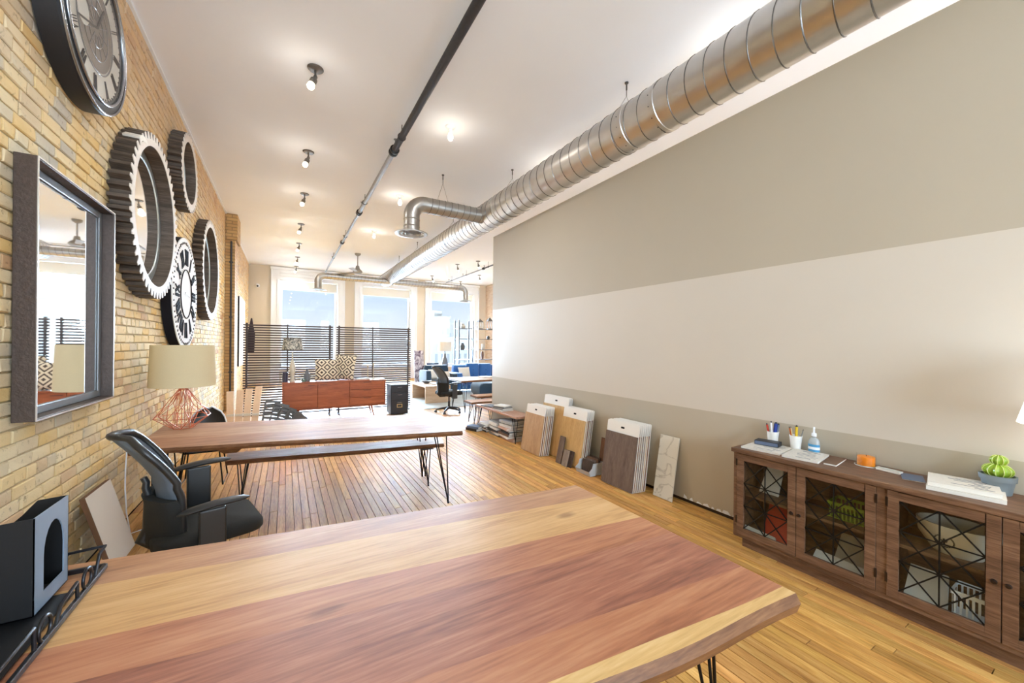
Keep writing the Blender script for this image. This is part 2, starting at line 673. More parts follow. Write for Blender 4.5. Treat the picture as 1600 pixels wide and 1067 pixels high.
# ---- left wall: real bricks in front of a mortar bed
wall_l = G().box(XL - .35, XL - .014, YR - .3, YB + .3, 0, CH).obj('wall_left', M_mortar)
tag(wall_l, 'exposed yellow and pink brick wall', kind='structure')
MB_near, MB_far = brick_mat('old_yellow_brick'), brick_mat('old_yellow_brick_far', 'tint')
def brick_mesh(seed):
    r = random.Random(seed)
    j = lambda a: r.uniform(-a, a)
    v = []
    for sy, sz in ((-.5, -.5), (.5, -.5), (.5, .5), (-.5, .5)):
        v.append((0, sy, sz))
    for sy, sz in ((-.5, -.5), (.5, -.5), (.5, .5), (-.5, .5)):
        v.append((.62 + j(.08), sy * (1 + j(.012)), sz * (1 + j(.05))))
    for sy, sz in ((-.5, -.5), (.5, -.5), (.5, .5), (-.5, .5)):
        v.append((1 + j(.22), sy * (.955 + j(.02)), sz * (.86 + j(.06))))
    v.append((1.05 + j(.2), j(.15), j(.15)))
    f = [(0, 1, 5, 4), (1, 2, 6, 5), (2, 3, 7, 6), (3, 0, 4, 7), (4, 5, 9, 8), (5, 6, 10, 9), (6, 7, 11, 10), (7, 4, 8, 11),
         (8, 9, 12), (9, 10, 12), (10, 11, 12), (11, 8, 12)]
    return v, f
BV = [brick_mesh(100 + i) for i in range(10)]
BM = []
for i, (v, f) in enumerate(BV):
    me = bpy.data.meshes.new('brick')
    me.from_pydata(v, [], f)
    me.materials.append(MB_near)
    BM.append(me)
bricks = []
rb = random.Random(11)
row, CO = 0, .0765
while row * CO < CH - .02:
    z = row * CO
    hdr = row % 6 == 5
    y = 1.2 - rb.random() * .2 + (.11 if row % 2 else 0)
    while y < YB:
        ln = (.112 if hdr else .218) + rb.uniform(-.006, .006)
        if y + ln <= YB:
            jz = rb.uniform(-.0025, .0025)
            bricks.append((y, y + ln - rb.uniform(.007, .013), z + .004 + jz, min(z + CO - rb.uniform(.004, .008) + jz, CH - .005)))
        y += ln
    row += 1
MIR = (3.06, 4.14, 1.185, 2.61)
DISC = [(5.06, 2.83, .80), (6.5, 3.83, .5), (6.5, 2.25, .72), (8.3, 2.84, .86), (3.69, 3.75, .56)]
def brick_score(b):
    y, z = (b[0] + b[1]) / 2, (b[2] + b[3]) / 2
    if MIR[0] - .0 < y < MIR[1] + .15 and MIR[2] < z < MIR[3]:
        return 0
    for a, c, r in DISC:
        if math.hypot(y - a - .05, z - c) < r:
            return 0
    q = proj((XL, y, z))
    if not q or not (-10 <= q[0] <= 1600 and 0 <= q[1] <= 1067):
        return 0
    if q[1] > 760 and q[0] < 95 or q[1] > 885:
        return 0
    a, c = proj((XL, b[0], z)), proj((XL, b[1], z))
    return (c[0] - a[0]) * (b[3] - b[2]) / q[2]
bricks.sort(key=brick_score, reverse=True)
for b in bricks[:300]:
    o = bpy.data.objects.new('brick', BM[rb.randrange(10)])
    C.objects.link(o)
    o.location = (XL - .014, (b[0] + b[1]) / 2, (b[2] + b[3]) / 2)
    o.scale = (.014 + rb.uniform(-.003, .003), b[1] - b[0], b[3] - b[2])
    o.parent = wall_l
vv, ff, tint = [], [], []
for b in bricks[300:]:
    v, f = BV[rb.randrange(10)]
    n = len(vv)
    sxx, ly, lz = .014 + rb.uniform(-.003, .003), b[1] - b[0], b[3] - b[2]
    cy_, cz_ = (b[0] + b[1]) / 2, (b[2] + b[3]) / 2
    vv += [(XL - .014 + p[0] * sxx, cy_ + p[1] * ly, cz_ + p[2] * lz) for p in v]
    ff += [tuple(i + n for i in q) for q in f]
    tint += [rb.random()] * len(f)
me = bpy.data.meshes.new('brickwork')
me.from_pydata(vv, [], ff)
me.materials.append(MB_far)
at_ = me.attributes.new('tint', 'FLOAT', 'FACE')
at_.data.foreach_set('value', tint)
o = bpy.data.objects.new('brickwork', me)
C.objects.link(o)
o.parent = wall_l
o['kind'] = 'stuff'
# plaster edge where the wall meets the ceiling
o = G().box(XL - .01, XL + .028, 1.2, YB, CH - .022, CH).obj('trim_1', M_white)
tag(o, 'thin white plaster edge along the brick wall top', kind='structure')

# ---- brick pier with a pipe, on the left wall
M_pier = brick_texture('pier_brick', srgb(206, 170, 116), srgb(186, 146, 96), srgb(150, 124, 90))
pier = struct('wall_pier', 'brick pier on the left wall with a dark pipe')
G().box(XL, XL + .19, 11.25, 11.9, 0, CH - .62).obj('pier_shaft', M_pier, pier)
G().box(XL, XL + .235, 11.23, 11.92, CH - .62, CH).obj('pier_head', M_pier, pier, bevel=.01)
G().tube([(XL + .12, 11.21, 0), (XL + .12, 11.21, CH - .66)], .02, 8).obj('pipe', M_iron, pier, smooth=50)
for zz in (.9, 2.2, 3.5):
    G().box(XL + .085, XL + .155, 11.185, 11.25, zz, zz + .03).obj('pipe_clamp', M_iron, pier)

# ---- long partition on the right, painted in three bands
g = G()
t = .12
for i, (z0, z1) in enumerate(((.035, .984), (.984, 2.314), (2.314, PTOP))):
    g.mi = i
    g.add([(PX, YR, z0), (PX, PEND, z0), (PX, PEND, z1), (PX, YR, z1)], [(0, 1, 2, 3)])
    g.add([(PX + t, YR, z0), (PX + t, PEND, z0), (PX + t, PEND, z1), (PX + t, YR, z1)], [(0, 1, 2, 3)])
    g.add([(PX, PEND, z0), (PX + t, PEND, z0), (PX + t, PEND, z1), (PX, PEND, z1)], [(0, 1, 2, 3)])
    g.add([(PX, YR, z0), (PX + t, YR, z0), (PX + t, YR, z1), (PX, YR, z1)], [(0, 1, 2, 3)])
g.add([(PX, YR, PTOP), (PX + t, YR, PTOP), (PX + t, PEND, PTOP), (PX, PEND, PTOP)], [(0, 1, 2, 3)])
o = g.obj('wall_right', [M_greige, M_stripe, M_greige])
tag(o, 'greige partition wall with a broad pale horizontal stripe', kind='structure')
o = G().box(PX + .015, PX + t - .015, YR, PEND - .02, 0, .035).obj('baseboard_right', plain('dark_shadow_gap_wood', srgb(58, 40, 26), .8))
tag(o, 'dark recessed strip at the foot of the partition', kind='structure')
# chipped plaster along the foot of the partition
g = G()
rc = random.Random(5)
yy = 1.85
while yy < 2.5:
    l = rc.uniform(.03, .09)
    g.prism([(yy, .037), (yy + l, .037), (yy + l * .8, .05 + rc.random() * .03), (yy + l * .3, .05 + rc.random() * .02)], PX - .0015, PX + .001, axis='x')
    yy += l * rc.uniform(.9, 1.6)
o = g.obj('chipped_plaster', M_white, bpy.data.objects['wall_right'])

# ---- right outer brick wall, far beyond the partition
o = G().box(XR, XR + .3, YR - .3, YB + .3, 0, CH).obj('wall_outer', brick_texture('far_brick', srgb(222, 200, 178), srgb(206, 178, 152), srgb(216, 202, 186)))
tag(o, 'pale brick wall beyond the end of the partition', kind='structure')

# ---- back (street) wall with three tall windows, rear wall with three added for the fill light
WINS = [(-.517, 2.201), (2.587, 5.353), (5.748, 8.596)]
W_IN = .30                                     # casing width
SILL, HEAD = .55, 4.15
def wall_with_windows(name, label, y0, y1, mat, opens):
    g = G()
    xs = [XL - .3]
    for a, b in opens:
        xs += [a, b]
    xs.append(XR + .3)
    for i in range(0, len(xs), 2):
        g.box(xs[i], xs[i + 1], y0, y1, 0, CH)
    for a, b in opens:
        g.box(a, b, y0, y1, 0, SILL)
        g.box(a, b, y0, y1, HEAD, CH)
    o = g.obj(name, mat)
    return tag(o, label, kind='structure')
opens_b = [(a + W_IN, b - W_IN) for a, b in WINS]
wall_with_windows('wall_back', 'warm grey street wall around the tall windows', YB, YB + .35, M_backwall, opens_b)
opens_r = [(-.6, 1.7), (2.85, 5.15), (6.15, 8.45)]
wall_with_windows('wall_rear', 'plain wall behind the viewer with added tall windows', YR - .3, YR, M_backwall, opens_r)

M_pane = clear_pane('window_glass')
M_blind = plain('white_roller_blind', srgb(232, 232, 226), .8, var=.02)
def window(n, a, b, label):
    w = struct('window_%d' % n, label, (a, YB, 0))
    y0, y1 = YB - .05, YB
    # stepped casing: broad outer board, narrower raised inner moulding
    for side, (xa, xb) in (('l', (a, a + W_IN)), ('r', (b - W_IN, b))):
        cs = G().box(xa, xb, y0, y1, 0, CH - .12).obj('casing', M_white, w, bevel=.008)
        if side == 'l':
            G().box(xb - .09, xb, y0 - .035, y0, SILL, HEAD).obj('moulding', M_white, cs, bevel=.01)
            G().box(xa, xa + .05, y0 - .03, y0, 0, CH - .12).obj('moulding', M_white, cs, bevel=.01)
        else:
            G().box(xa, xa + .09, y0 - .035, y0, SILL, HEAD).obj('moulding', M_white, cs, bevel=.01)
            G().box(xb - .05, xb, y0 - .03, y0, 0, CH - .12).obj('moulding', M_white, cs, bevel=.01)
    hd = G().box(a + W_IN, b - W_IN, y0, y1, HEAD, CH - .12).obj('header', M_white, w, bevel=.006)
    G().box(a - .02, b + .02, y0 - .05, y1, CH - .13, CH - .02).obj('cornice', M_white, w, bevel=.015)
    for zz in (HEAD + .02, HEAD + .14, HEAD + .26):
        G().box(a + W_IN, b - W_IN, y0 - .02, y0, zz, zz + .05).obj('moulding', M_white, hd, bevel=.008)
    G().box(a + W_IN - .04, b - W_IN + .04, YB - .16, YB + .2, SILL - .05, SILL).obj('sill', M_white, w, bevel=.01)
    # deep reveal and the sash
    xa, xb = a + W_IN, b - W_IN
    sash = G()
    s = .085
    sash.box(xa, xa + s, YB + .12, YB + .18, SILL, HEAD)
    sash.box(xb - s, xb, YB + .12, YB + .18, SILL, HEAD)
    sash.box(xa + s, xb - s, YB + .12, YB + .18, SILL, SILL + .11)
    sash.box(xa + s, xb - s, YB + .12, YB + .18, HEAD - .10, HEAD)
    sh = sash.obj('sash', M_white, w, bevel=.008)
    G().box(xa + s, xb - s, YB + .145, YB + .151, SILL + .11, HEAD - .10).obj('pane', M_pane, w)
    bl = G().box(xa + .02, xb - .02, YB + .035, YB + .042, HEAD - .38, HEAD - .02).obj('blind', M_blind, w)
    G().tube([(xa + .02, YB + .038, HEAD - .38), (xb - .02, YB + .038, HEAD - .38)], .012, 8).obj('hem_bar', M_white, bl)
window(1, *WINS[0], 'tall white window behind the left slat screen')
window(2, *WINS[1], 'tall white window behind the right slat screen')
window(3, *WINS[2], 'tall white window above the blue sofa')
for n, (a, b) in enumerate(opens_r):  # unseen windows, added as openings for the rear fill lamps
    w = struct('window_%d' % (n + 4), 'added tall white framed window behind the viewer', (a, YR, 0))
    g = G()
    g.box(a, a + .08, YR - .2, YR - .14, SILL, HEAD).box(b - .08, b, YR - .2, YR - .14, SILL, HEAD)
    g.box(a + .08, b - .08, YR - .2, YR - .14, SILL, SILL + .1).box(a + .08, b - .08, YR - .2, YR - .14, HEAD - .1, HEAD)
    g.obj('sash', M_white, w)
    G().box(a + .08, b - .08, YR - .176, YR - .17, SILL + .1, HEAD - .1).obj('pane', M_pane, w)

# ---- outside: roofs across the street, haze painted into their pale colours
M_haze = plain('haze_tinted_concrete', srgb(226, 214, 200), .9, var=.04, nscale=.3)
M_haze2 = plain('haze_tinted_render', srgb(255, 248, 236), .9, var=.03, nscale=.3)
M_hwin = plain('haze_tinted_window', srgb(204, 196, 186), .6)
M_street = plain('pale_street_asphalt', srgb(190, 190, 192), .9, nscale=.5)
o = G().box(-60, 120, YB + .4, 160, -6.4, -6).obj('ground', M_street)
tag(o, 'pale street surface far below the windows', kind='structure')
def city(loc, w, d, h, mat, label, floors, cols, tower=None):
    t_ = thing('building', label, 'building', (loc[0], loc[1], -6))
    x0, x1, y0 = loc[0] - w / 2, loc[0] + w / 2, loc[1]
    G().box(x0, x1, y0, y0 + d, -6, h).obj('walls', mat, t_)
    G().box(x0 - .2, x1 + .2, y0 - .2, y0 + d + .2, h, h + .5).obj('parapet', mat, t_)
    if tower:
        G().box(x0 + w * tower[0], x0 + w * tower[1], y0 + 1, y0 + d - 1, h + .5, h + tower[2]).obj('rooftop_plant_room', mat, t_)
    for i in range(cols):
        for k in range(floors):
            xa = x0 + w * (i + .28) / cols
            za = h - 1.0 - (k + 1) * 3.0
            if za > -5:
                G().box(xa, xa + w / cols * .44, y0 - .05, y0 + .02, za, za + 1.6).obj('window', M_hwin, t_)
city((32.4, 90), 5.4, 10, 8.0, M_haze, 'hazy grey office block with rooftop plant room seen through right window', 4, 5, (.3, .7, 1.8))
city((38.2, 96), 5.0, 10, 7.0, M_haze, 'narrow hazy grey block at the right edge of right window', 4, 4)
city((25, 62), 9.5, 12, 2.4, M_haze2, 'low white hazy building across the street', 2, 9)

# ================================================================ THINGS
# ---------------------------------------------------------------- spiral duct
DX, DZ, DR = 3.38, 4.11, .25
duct = thing('spiral_duct', 'large galvanised spiral ventilation duct hung under the ceiling', 'duct', (DX, 8, DZ))
def arc(c, r, a0, a1, n, plane):
    out = []
    for i in range(n + 1):
        a = a0 + (a1 - a0) * i / n
        out.append((c[0] + r * math.cos(a), c[1], c[2] + r * math.sin(a)))
    return out
g = G()
prof = [(DR, YR)]
g.lathe([(0, 0), (DR, 0), (DR, 20.3), (DR - .02, 20.5), (0, 20.52)], 40, (DX, YR + .02, DZ), 'y')
g.obj('duct_tube', M_duct, duct, smooth=40)
def helix(c0, c1, r, pitch, n=26):
    c0, c1 = Vector(c0), Vector(c1)
    d = (c1 - c0)
    L_ = d.length
    d.normalize()
    a = d.cross(Vector((0, 0, 1))).normalized()
    b = a.cross(d)
    k = int(L_ / pitch * n)
    return [c0 + d * (L_ * i / k) + (a * math.cos(2 * PI * i / n) + b * math.sin(2 * PI * i / n)) * r for i in range(k + 1)]
M_seam = plain('seam_steel', srgb(120, 118, 115), .4, 1.0)
G().tube(helix((DX, YR + .1, DZ), (DX, 15.6, DZ), DR + .001, .185), .0055, 5, caps=False).obj('spiral_seam', M_seam, duct, smooth=60)
for yy in (2.62, 3.05, 6.1, 7.0, 10.2):
    G().lathe([(DR, -.025), (DR + .007, -.02), (DR + .007, .02), (DR, .025)], 40, (DX, yy, DZ), 'y').obj('joint_collar', M_duct, duct, smooth=40)
    for k in range(5):
        a = PI * .95 + k * .45
        G().lathe([(0, .007), (.006, .005), (.006, 0)], 6, (DX + (DR + .006) * math.cos(a), yy + .03, DZ + (DR + .006) * math.sin(a)), 'y').obj('screw', M_iron, duct)
def diffuser(parent, c, r):
    d = G().lathe([(r * .45, .06), (r * .5, .04), (r * 1.02, .005), (r * 1.02, -.004), (r * .9, -.008), (r * .5, .03)], 32, c).obj('diffuser', M_duct2, parent, smooth=35)
    for q in (.82, .62, .42, .22):
        G().lathe([(r * q, -.012), (r * (q - .06), .02), (r * (q - .06) - .004, .02), (r * q - .008, -.012), (r * q, -.012)], 28, c).obj('diffuser_ring', M_duct2, d, smooth=35)
    return d
def branch(x0, y, z, r, xe, zlow, sgn, dr):
    """horizontal spiral arm from the main duct to an elbow that turns down into a round diffuser"""
    er = r * 1.75
    G().lathe([(r, 0), (r, abs(xe - x0) - er)], 28, (min(x0, xe + er) if sgn < 0 else x0, y, z), 'x').obj('branch_tube', M_duct2, duct, smooth=40)
    G().tube(helix((x0, y, z), (xe - sgn * er, y, z), r + .001, .12, 20), .0045, 5, caps=False).obj('spiral_seam', M_seam, duct, smooth=60)
    pts = []
    for i in range(11):
        a = PI / 2 * i / 10
        pts.append((xe - sgn * er + sgn * er * math.sin(a), y, z - er + er * math.cos(a)))
    pts.append((xe, y, zlow + .05))
    G().tube(pts, r, 26).obj('elbow', M_duct2, duct, smooth=40)
    for zz in (zlow + .12, zlow + .24):
        if zz < z - er:
            G().lathe([(r, -.012), (r + .006, 0), (r, .012)], 26, (xe, y, zz)).obj('joint_collar', M_duct2, duct, smooth=40)
    diffuser(duct, (xe, y, zlow), dr)
branch(DX - .05, 6.6, 4.06, .135, 1.86, 3.52, -1, .27)
branch(DX - .05, 14.6, 3.93, .115, .94, 3.43, -1, .25)
branch(DX + .05, 14.6, 3.93, .115, 6.36, 3.40, 1, .25)
M_wire = plain('hanger_wire_steel', srgb(96, 94, 92), .5, .8)
def hanger(x, y, z, r):
    h = G().tube([(x, y, CH), (x, y, CH - .09)], .009, 6).tube([(x, y, CH - .09), (x, y, CH - .16)], .005, 6)
    h.lathe([(0, 0), (.022, 0), (.022, .012), (0, .012)], 10, (x, y, CH - .012))
    zj = CH - .16
    for s in (-1, 1):
        h.tube([(x, y, zj), (x + s * r, y, z + .02)], .0022, 4)
    h.tube([(x + (r + .003) * math.cos(a), y, z + (r + .003) * math.sin(a)) for a in [PI + PI * i / 16 for i in range(17)]], .0022, 4)
    h.obj('hanger_wire', M_wire, duct)
for yy in (.6, 3.17, 5.77, 8.5, 11.36, 13.49):
    hanger(DX, yy, DZ, DR)
hanger(2.42, 6.6, 4.06, .135)

# ---------------------------------------------------------------- sprinkler pipes
def sprinkler(name, label, x, z, y0, y1, segs, drops):
    r0 = thing(name, label, 'pipe', (x, y0, z))
    yy = y0
    for k, (ye, r) in enumerate(segs):
        G().tube([(x, yy, z), (x, ye, z)], r, 14).obj('pipe', M_galv if k else M_iron, r0, smooth=40)
        if k < len(segs) - 1:
            G().lathe([(r, -.07), (r + .022, -.06), (r + .022, -.02), (r + .008, -.015), (r + .008, .015), (r + .022, .02), (r + .022, .06), (r * .7, .07)], 18, (x, ye, z), 'y').obj('coupling', M_black, r0, smooth=35)
        yy = ye
    for d in drops:
        r = next(rr for ye, rr in segs if d <= ye + .001)
        hg = G().tube([(x - .0, d, CH), (x, d, z + r + .01)], .006, 6)
        hg.tube([(x + (r + .006) * math.cos(a), d, z + (r + .006) * math.sin(a)) for a in [2 * PI * i / 16 for i in range(16)]], .006, 6, closed=True)
        hg.obj('clevis_hanger', M_iron, r0)
        s = G().tube([(x, d + .35, z + r), (x, d + .35, z + r + .07)], .011, 8)
        s.lathe([(0, .075), (.03, .075), (.03, .08), (0, .08)], 10, (x, d + .35, z + r))
        s.obj('sprinkler_head', M_fixture, r0)
    return r0
M_galv = plain('grey_galvanised_pipe', srgb(150, 152, 156), .42, .85, var=.2, nscale=14)
sprinkler('sprinkler_pipe', 'long grey and black sprinkler pipe running along the ceiling', 1.374, 4.5, YR, 17.9,
          [(5.85, .046), (9.0, .040), (11.9, .032), (17.9, .028)], [2.2, 5.4, 8.3, 11.2, 14.2])
sprinkler('sprinkler_pipe', 'short thin sprinkler pipe near the ceiling beyond the partition', 6.4, 4.48, 9.0, 16.9,
          [(13.0, .024), (16.9, .022)], [10.4, 12.6, 14.6, 16.2])

# ---------------------------------------------------------------- ceiling lamps
def lamp_light(x, y, z, power, spot=True, blend=.9):
    l = bpy.data.lights.new('bulb_light', 'SPOT' if spot else 'POINT')
    l.energy = power
    l.color = (1.0, .97, .93)
    l.shadow_soft_size = .05
    if spot:
        l.spot_size = math.radians(165)
        l.spot_blend = blend
    o = bpy.data.objects.new('bulb_light', l)
    o.location = (x, y, z)
    C.objects.link(o)
    return o
SPOT_W, BULB_W = 45, 60
M_bulb2 = glow('dim_bulb', (1.0, .93, .82, 1), 2.5)
row1 = [(.264, 4.80), (.293, 6.94), (.315, 8.94), (.323, 11.25), (.339, 13.45), (.348, 15.63), (.351, 17.55)]
lab1 = ['lit ceiling spot lamp nearest the viewer, above the near table row', 'second ceiling spot lamp in the left row',
        'third ceiling spot lamp in the left row', 'fourth ceiling spot lamp in the left row', 'fifth ceiling spot lamp in the left row',
        'sixth ceiling spot lamp in the left row', 'last ceiling spot lamp in the left row, close to the window']
def fix_child(l, t_):
    l.parent = t_
    l.location = (l.location.x - t_.location.x, l.location.y - t_.location.y, l.location.z - t_.location.z)
def spot_full(x, y, label, yaw, power):
    t_ = thing('spot_lamp', label, 'ceiling lamp', (x, y, CH), 0, 'adjustable ceiling spot lamps')
    G().lathe([(0, 0), (.083, 0), (.083, -.006), (.072, -.017), (.03, -.022), (0, -.022)], 22, (x, y, CH)).obj('canopy', M_fixture, t_, smooth=35)
    G().tube([(x, y, CH - .02), (x, y, CH - .085)], .012, 8).obj('stem', M_fixture, t_, smooth=40)
    G().lathe([(0, .022), (.016, .016), (.022, 0), (.016, -.016), (0, -.022)], 12, (x, y, CH - .095)).obj('knuckle', M_fixture, t_, smooth=50)
    d = Vector((math.cos(yaw) * .42, math.sin(yaw) * .42, -.9)).normalized()
    p = Vector((x, y, CH - .095))
    q = p + d * .125
    G().tube([p + d * .012, p + d * .04, p + d * .05, q], [.02, .024, .036, .04], 14).obj('lamp_holder', M_fixture, t_, smooth=35)
    G().tube([q - d * .012, q + d * .012, q + d * .04, q + d * .06, q + d * .07], [.026, .034, .038, .026, .006], 14).obj('bulb', M_bulb if power > 30 else M_bulb2, t_, smooth=60)
    e_ = q + d * .10
    fix_child(lamp_light(e_.x, e_.y, e_.z, power), t_)
    fix_child(lamp_light(e_.x, e_.y, e_.z, power * .035, False), t_)
def bulb_lamp(x, y, label, power):
    t_ = thing('bulb_lamp', label, 'ceiling lamp', (x, y, CH), 0, 'bare bulb ceiling lamps')
    G().lathe([(0, 0), (.075, 0), (.07, -.012), (.035, -.03), (0, -.03)], 22, (x, y, CH)).obj('canopy', M_white, t_, smooth=35)
    G().lathe([(0, -.03), (.026, -.03), (.024, -.085), (0, -.085)], 16, (x, y, CH)).obj('socket', M_white, t_, smooth=35)
    G().lathe([(0, -.08), (.016, -.085), (.034, -.13), (.036, -.16), (.024, -.19), (0, -.2)], 16, (x, y, CH)).obj('bulb', M_bulb, t_, smooth=60)
    fix_child(lamp_light(x, y, CH - .24, power), t_)
    fix_child(lamp_light(x, y, CH - .24, power * .035, False), t_)
for (xx, yy), lb in zip(row1, lab1):
    spot_full(xx, yy, lb, 3.9, SPOT_W)
bulb_lamp(1.971, 5.09, 'bare lit bulb on the ceiling between the sprinkler pipe and the large duct, nearest', BULB_W)
bulb_lamp(2.011, 8.01, 'bare lit bulb on the ceiling left of the duct elbow', BULB_W)
bulb_lamp(2.046, 10.88, 'bare lit bulb on the ceiling in front of the fan', BULB_W)
bulb_lamp(3.85, 2.15, 'bare lit bulb on the ceiling glowing behind the nearest stretch of duct', BULB_W)
bulb_lamp(3.9, 5.2, 'bare lit bulb on the ceiling hidden above the duct hanger', BULB_W)
for xx, yy, lb in ((5.63, 13.69, 'far ceiling spot lamp right of the duct end'), (6.05, 12.75, 'far ceiling spot lamp beside the partition edge'),
                   (7.33, 15.3, 'far ceiling spot lamp below the thin pipe'), (5.62, 16.6, 'far ceiling spot lamp above the right window'),
                   (7.3, 17.35, 'farthest ceiling spot lamp near the right window corner')):
    spot_full(xx, yy, lb, .4, SPOT_W)

# ---------------------------------------------------------------- ceiling fan
fx, fy = 2.09, 13.9
fan = thing('ceiling_fan', 'grey three-blade ceiling fan near the windows', 'fan', (fx, fy, CH))
M_fan = plain('grey_fan_enamel', srgb(150, 146, 140), .45, .3)
G().lathe([(0, 0), (.10, 0), (.09, -.05), (.03, -.09), (0, -.09)], 20, (fx, fy, CH)).obj('canopy', M_fan, fan, smooth=35)
G().tube([(fx, fy, CH - .08), (fx, fy, 4.2)], .016, 8).obj('downrod', M_fan, fan, smooth=40)
G().lathe([(0, .2), (.05, .2), (.07, .1), (.13, .05), (.16, 0), (.13, -.04), (0, -.05)], 24, (fx, fy, 4.05)).obj('motor_housing', M_fan, fan, smooth=35)
for k in range(3):
    a = math.radians(8 + 120 * k)
    ca, sa = math.cos(a), math.sin(a)
    def bp_(r_, w_, z_):
        return (fx + ca * r_ - sa * w_, fy + sa * r_ + ca * w_, z_)
    G().hexa([bp_(.12, -.05, 4.02), bp_(.85, -.075, 4.0), bp_(.85, .075, 4.03), bp_(.12, .05, 4.04)],
             [bp_(.12, -.05, 4.028), bp_(.85, -.075, 4.008), bp_(.85, .075, 4.038), bp_(.12, .05, 4.048)]).obj('blade', M_fan, fan)

# ---------------------------------------------------------------- wall pieces on the brick
# rectangular wall mirror in a deep metal frame
y0, y1, z0, z1 = MIR
xf_ = XL + .092
mir = thing('wall_mirror', 'tall rectangular mirror in a deep dark metal frame on the brick wall', 'mirror', (XL, (y0 + y1) / 2, z0))
M_frame = plain('hammered_pewter', srgb(84, 72, 66), .5, .5, var=.3, nscale=60, bump=.25)
M_lip = plain('polished_lip', srgb(214, 212, 210), .3, .6)
lw = .009
dw = .016
for nm, (ya, yb, za, zb) in (('left', (y0, y0 + dw, z0, z1)), ('right', (y1 - dw, y1, z0, z1)), ('bottom', (y0 + dw, y1 - dw, z0, z0 + dw)), ('top', (y0 + dw, y1 - dw, z1 - dw, z1))):
    fr = G().box(XL + .005, xf_, ya, yb, za, zb).obj('frame_side', M_frame, mir, bevel=.003)
for ya, yb, za, zb in ((y0, y0 + lw, z0, z1), (y1 - lw, y1, z0, z1), (y0 + lw, y1 - lw, z0, z0 + lw), (y0 + lw, y1 - lw, z1 - lw, z1)):
    G().box(xf_, xf_ + .004, ya, yb, za, zb).obj('lip', M_lip, mir)
G().box(XL + .006, XL + .016, y0 + dw, y1 - dw, z0 + dw, z1 - dw).obj('mirror_glass', M_mirror, mir)
bw = .05
ins = (y0 + dw, y1 - dw, z0 + dw, z1 - dw)
M_liner = plain('grey_liner', srgb(128, 132, 136), .35, .5)
for a, b, c, d in ((ins[0], ins[0] + bw, ins[2], ins[3]), (ins[1] - bw, ins[1], ins[2], ins[3]), (ins[0] + bw, ins[1] - bw, ins[2], ins[2] + bw), (ins[0] + bw, ins[1] - bw, ins[3] - bw, ins[3])):
    G().box(XL + .016, XL + .028, a, b, c, d).obj('liner', M_liner, mir, bevel=.006)

def gear_poly(R, Rr, n):
    out = []
    for k in range(n):
        a = 2 * PI * k / n
        w = 2 * PI / n
        for rr_, fr in ((Rr, 0), (R, .16), (R, .46), (Rr, .66)):
            out.append((rr_ * math.cos(a + w * fr), rr_ * math.sin(a + w * fr)))
    return out
def gear(yc, zc, R, Rin, n, label, depth=.135):
    t_ = thing('gear_mirror', label, 'mirror', (XL, yc, zc), 0, 'gear shaped wall mirrors')
    po = gear_poly(R, R * .925, n)
    ni = len(po)
    pi_ = [(Rin * math.cos(2 * PI * k / ni), Rin * math.sin(2 * PI * k / ni)) for k in range(ni)]
    def ring(x0, x1):
        g_ = G()
        v = []
        for x_ in (x0, x1):
            v += [(x_, yc + a, zc + b) for a, b in po] + [(x_, yc + a, zc + b) for a, b in pi_]
        f = []
        for i in range(ni):
            j = (i + 1) % ni
            f += [(i, j, ni + j, ni + i), (2 * ni + i, 2 * ni + j, 3 * ni + j, 3 * ni + i), (i, j, 2 * ni + j, 2 * ni + i), (ni + i, ni + j, 3 * ni + j, 3 * ni + i)]
        return g_.add(v, f)
    ring(XL + .004, XL + depth).obj('gear_rim', M_gearflank, t_)
    ring(XL + depth, XL + depth + .006).obj('face_ring', M_gearface, t_)
    G().lathe([(0, 0), (Rin - .005, 0), (Rin - .005, .012), (0, .012)], 64, (XL + .012, yc, zc), 'x').obj('mirror_glass', M_mirror, t_)
    G().lathe([(Rin * .99, .012), (Rin * .86, .018), (Rin * .845, .012)], 64, (XL + .012, yc, zc), 'x').obj('bevel_ring', plain('mirror_bevel', (.62, .72, .77, 1), .3, .8), t_, smooth=30)
    return t_
g1 = gear(5.06, 2.83, .785, .665, 52, 'large brown gear framed mirror next to the rectangular mirror')
gear(6.55, 3.84, .50, .388, 36, 'small brown gear framed mirror close under the ceiling')
gear(8.31, 2.84, .845, .727, 52, 'brown gear framed mirror farthest along the brick wall')
# torn tag left hanging from the largest gear
G().prism([(4.50, 3.39), (4.60, 3.45), (4.70, 3.445), (4.73, 3.42), (4.60, 3.40), (4.53, 3.36)], XL + .03, XL + .142, axis='x').obj('torn_tag', M_paper, g1)

ROM = {1: 'I', 2: 'II', 3: 'III', 4: 'IV', 5: 'V', 6: 'VI', 7: 'VII', 8: 'VIII', 9: 'IX', 10: 'X', 11: 'XI', 12: 'XII'}
def roman(txt, h, w, sp):
    """strokes as ((x0,y0),(x1,y1)) centred on the origin"""
    wid = {'I': sp * .8, 'V': sp * 2.0, 'X': sp * 2.0}
    tot = sum(wid[c] for c in txt)
    xx, out = -tot / 2, []
    for c in txt:
        m = xx + wid[c] / 2
        if c == 'I':
            out.append(((m, -h / 2), (m, h / 2), w))
        elif c == 'V':
            out += [((m - sp * .7, h / 2), (m, -h / 2), w), ((m + sp * .7, h / 2), (m, -h / 2), w * .5)]
        else:
            out += [((m - sp * .7, h / 2), (m + sp * .7, -h / 2), w), ((m + sp * .7, h / 2), (m - sp * .7, -h / 2), w * .5)]
        xx += wid[c]
    return out
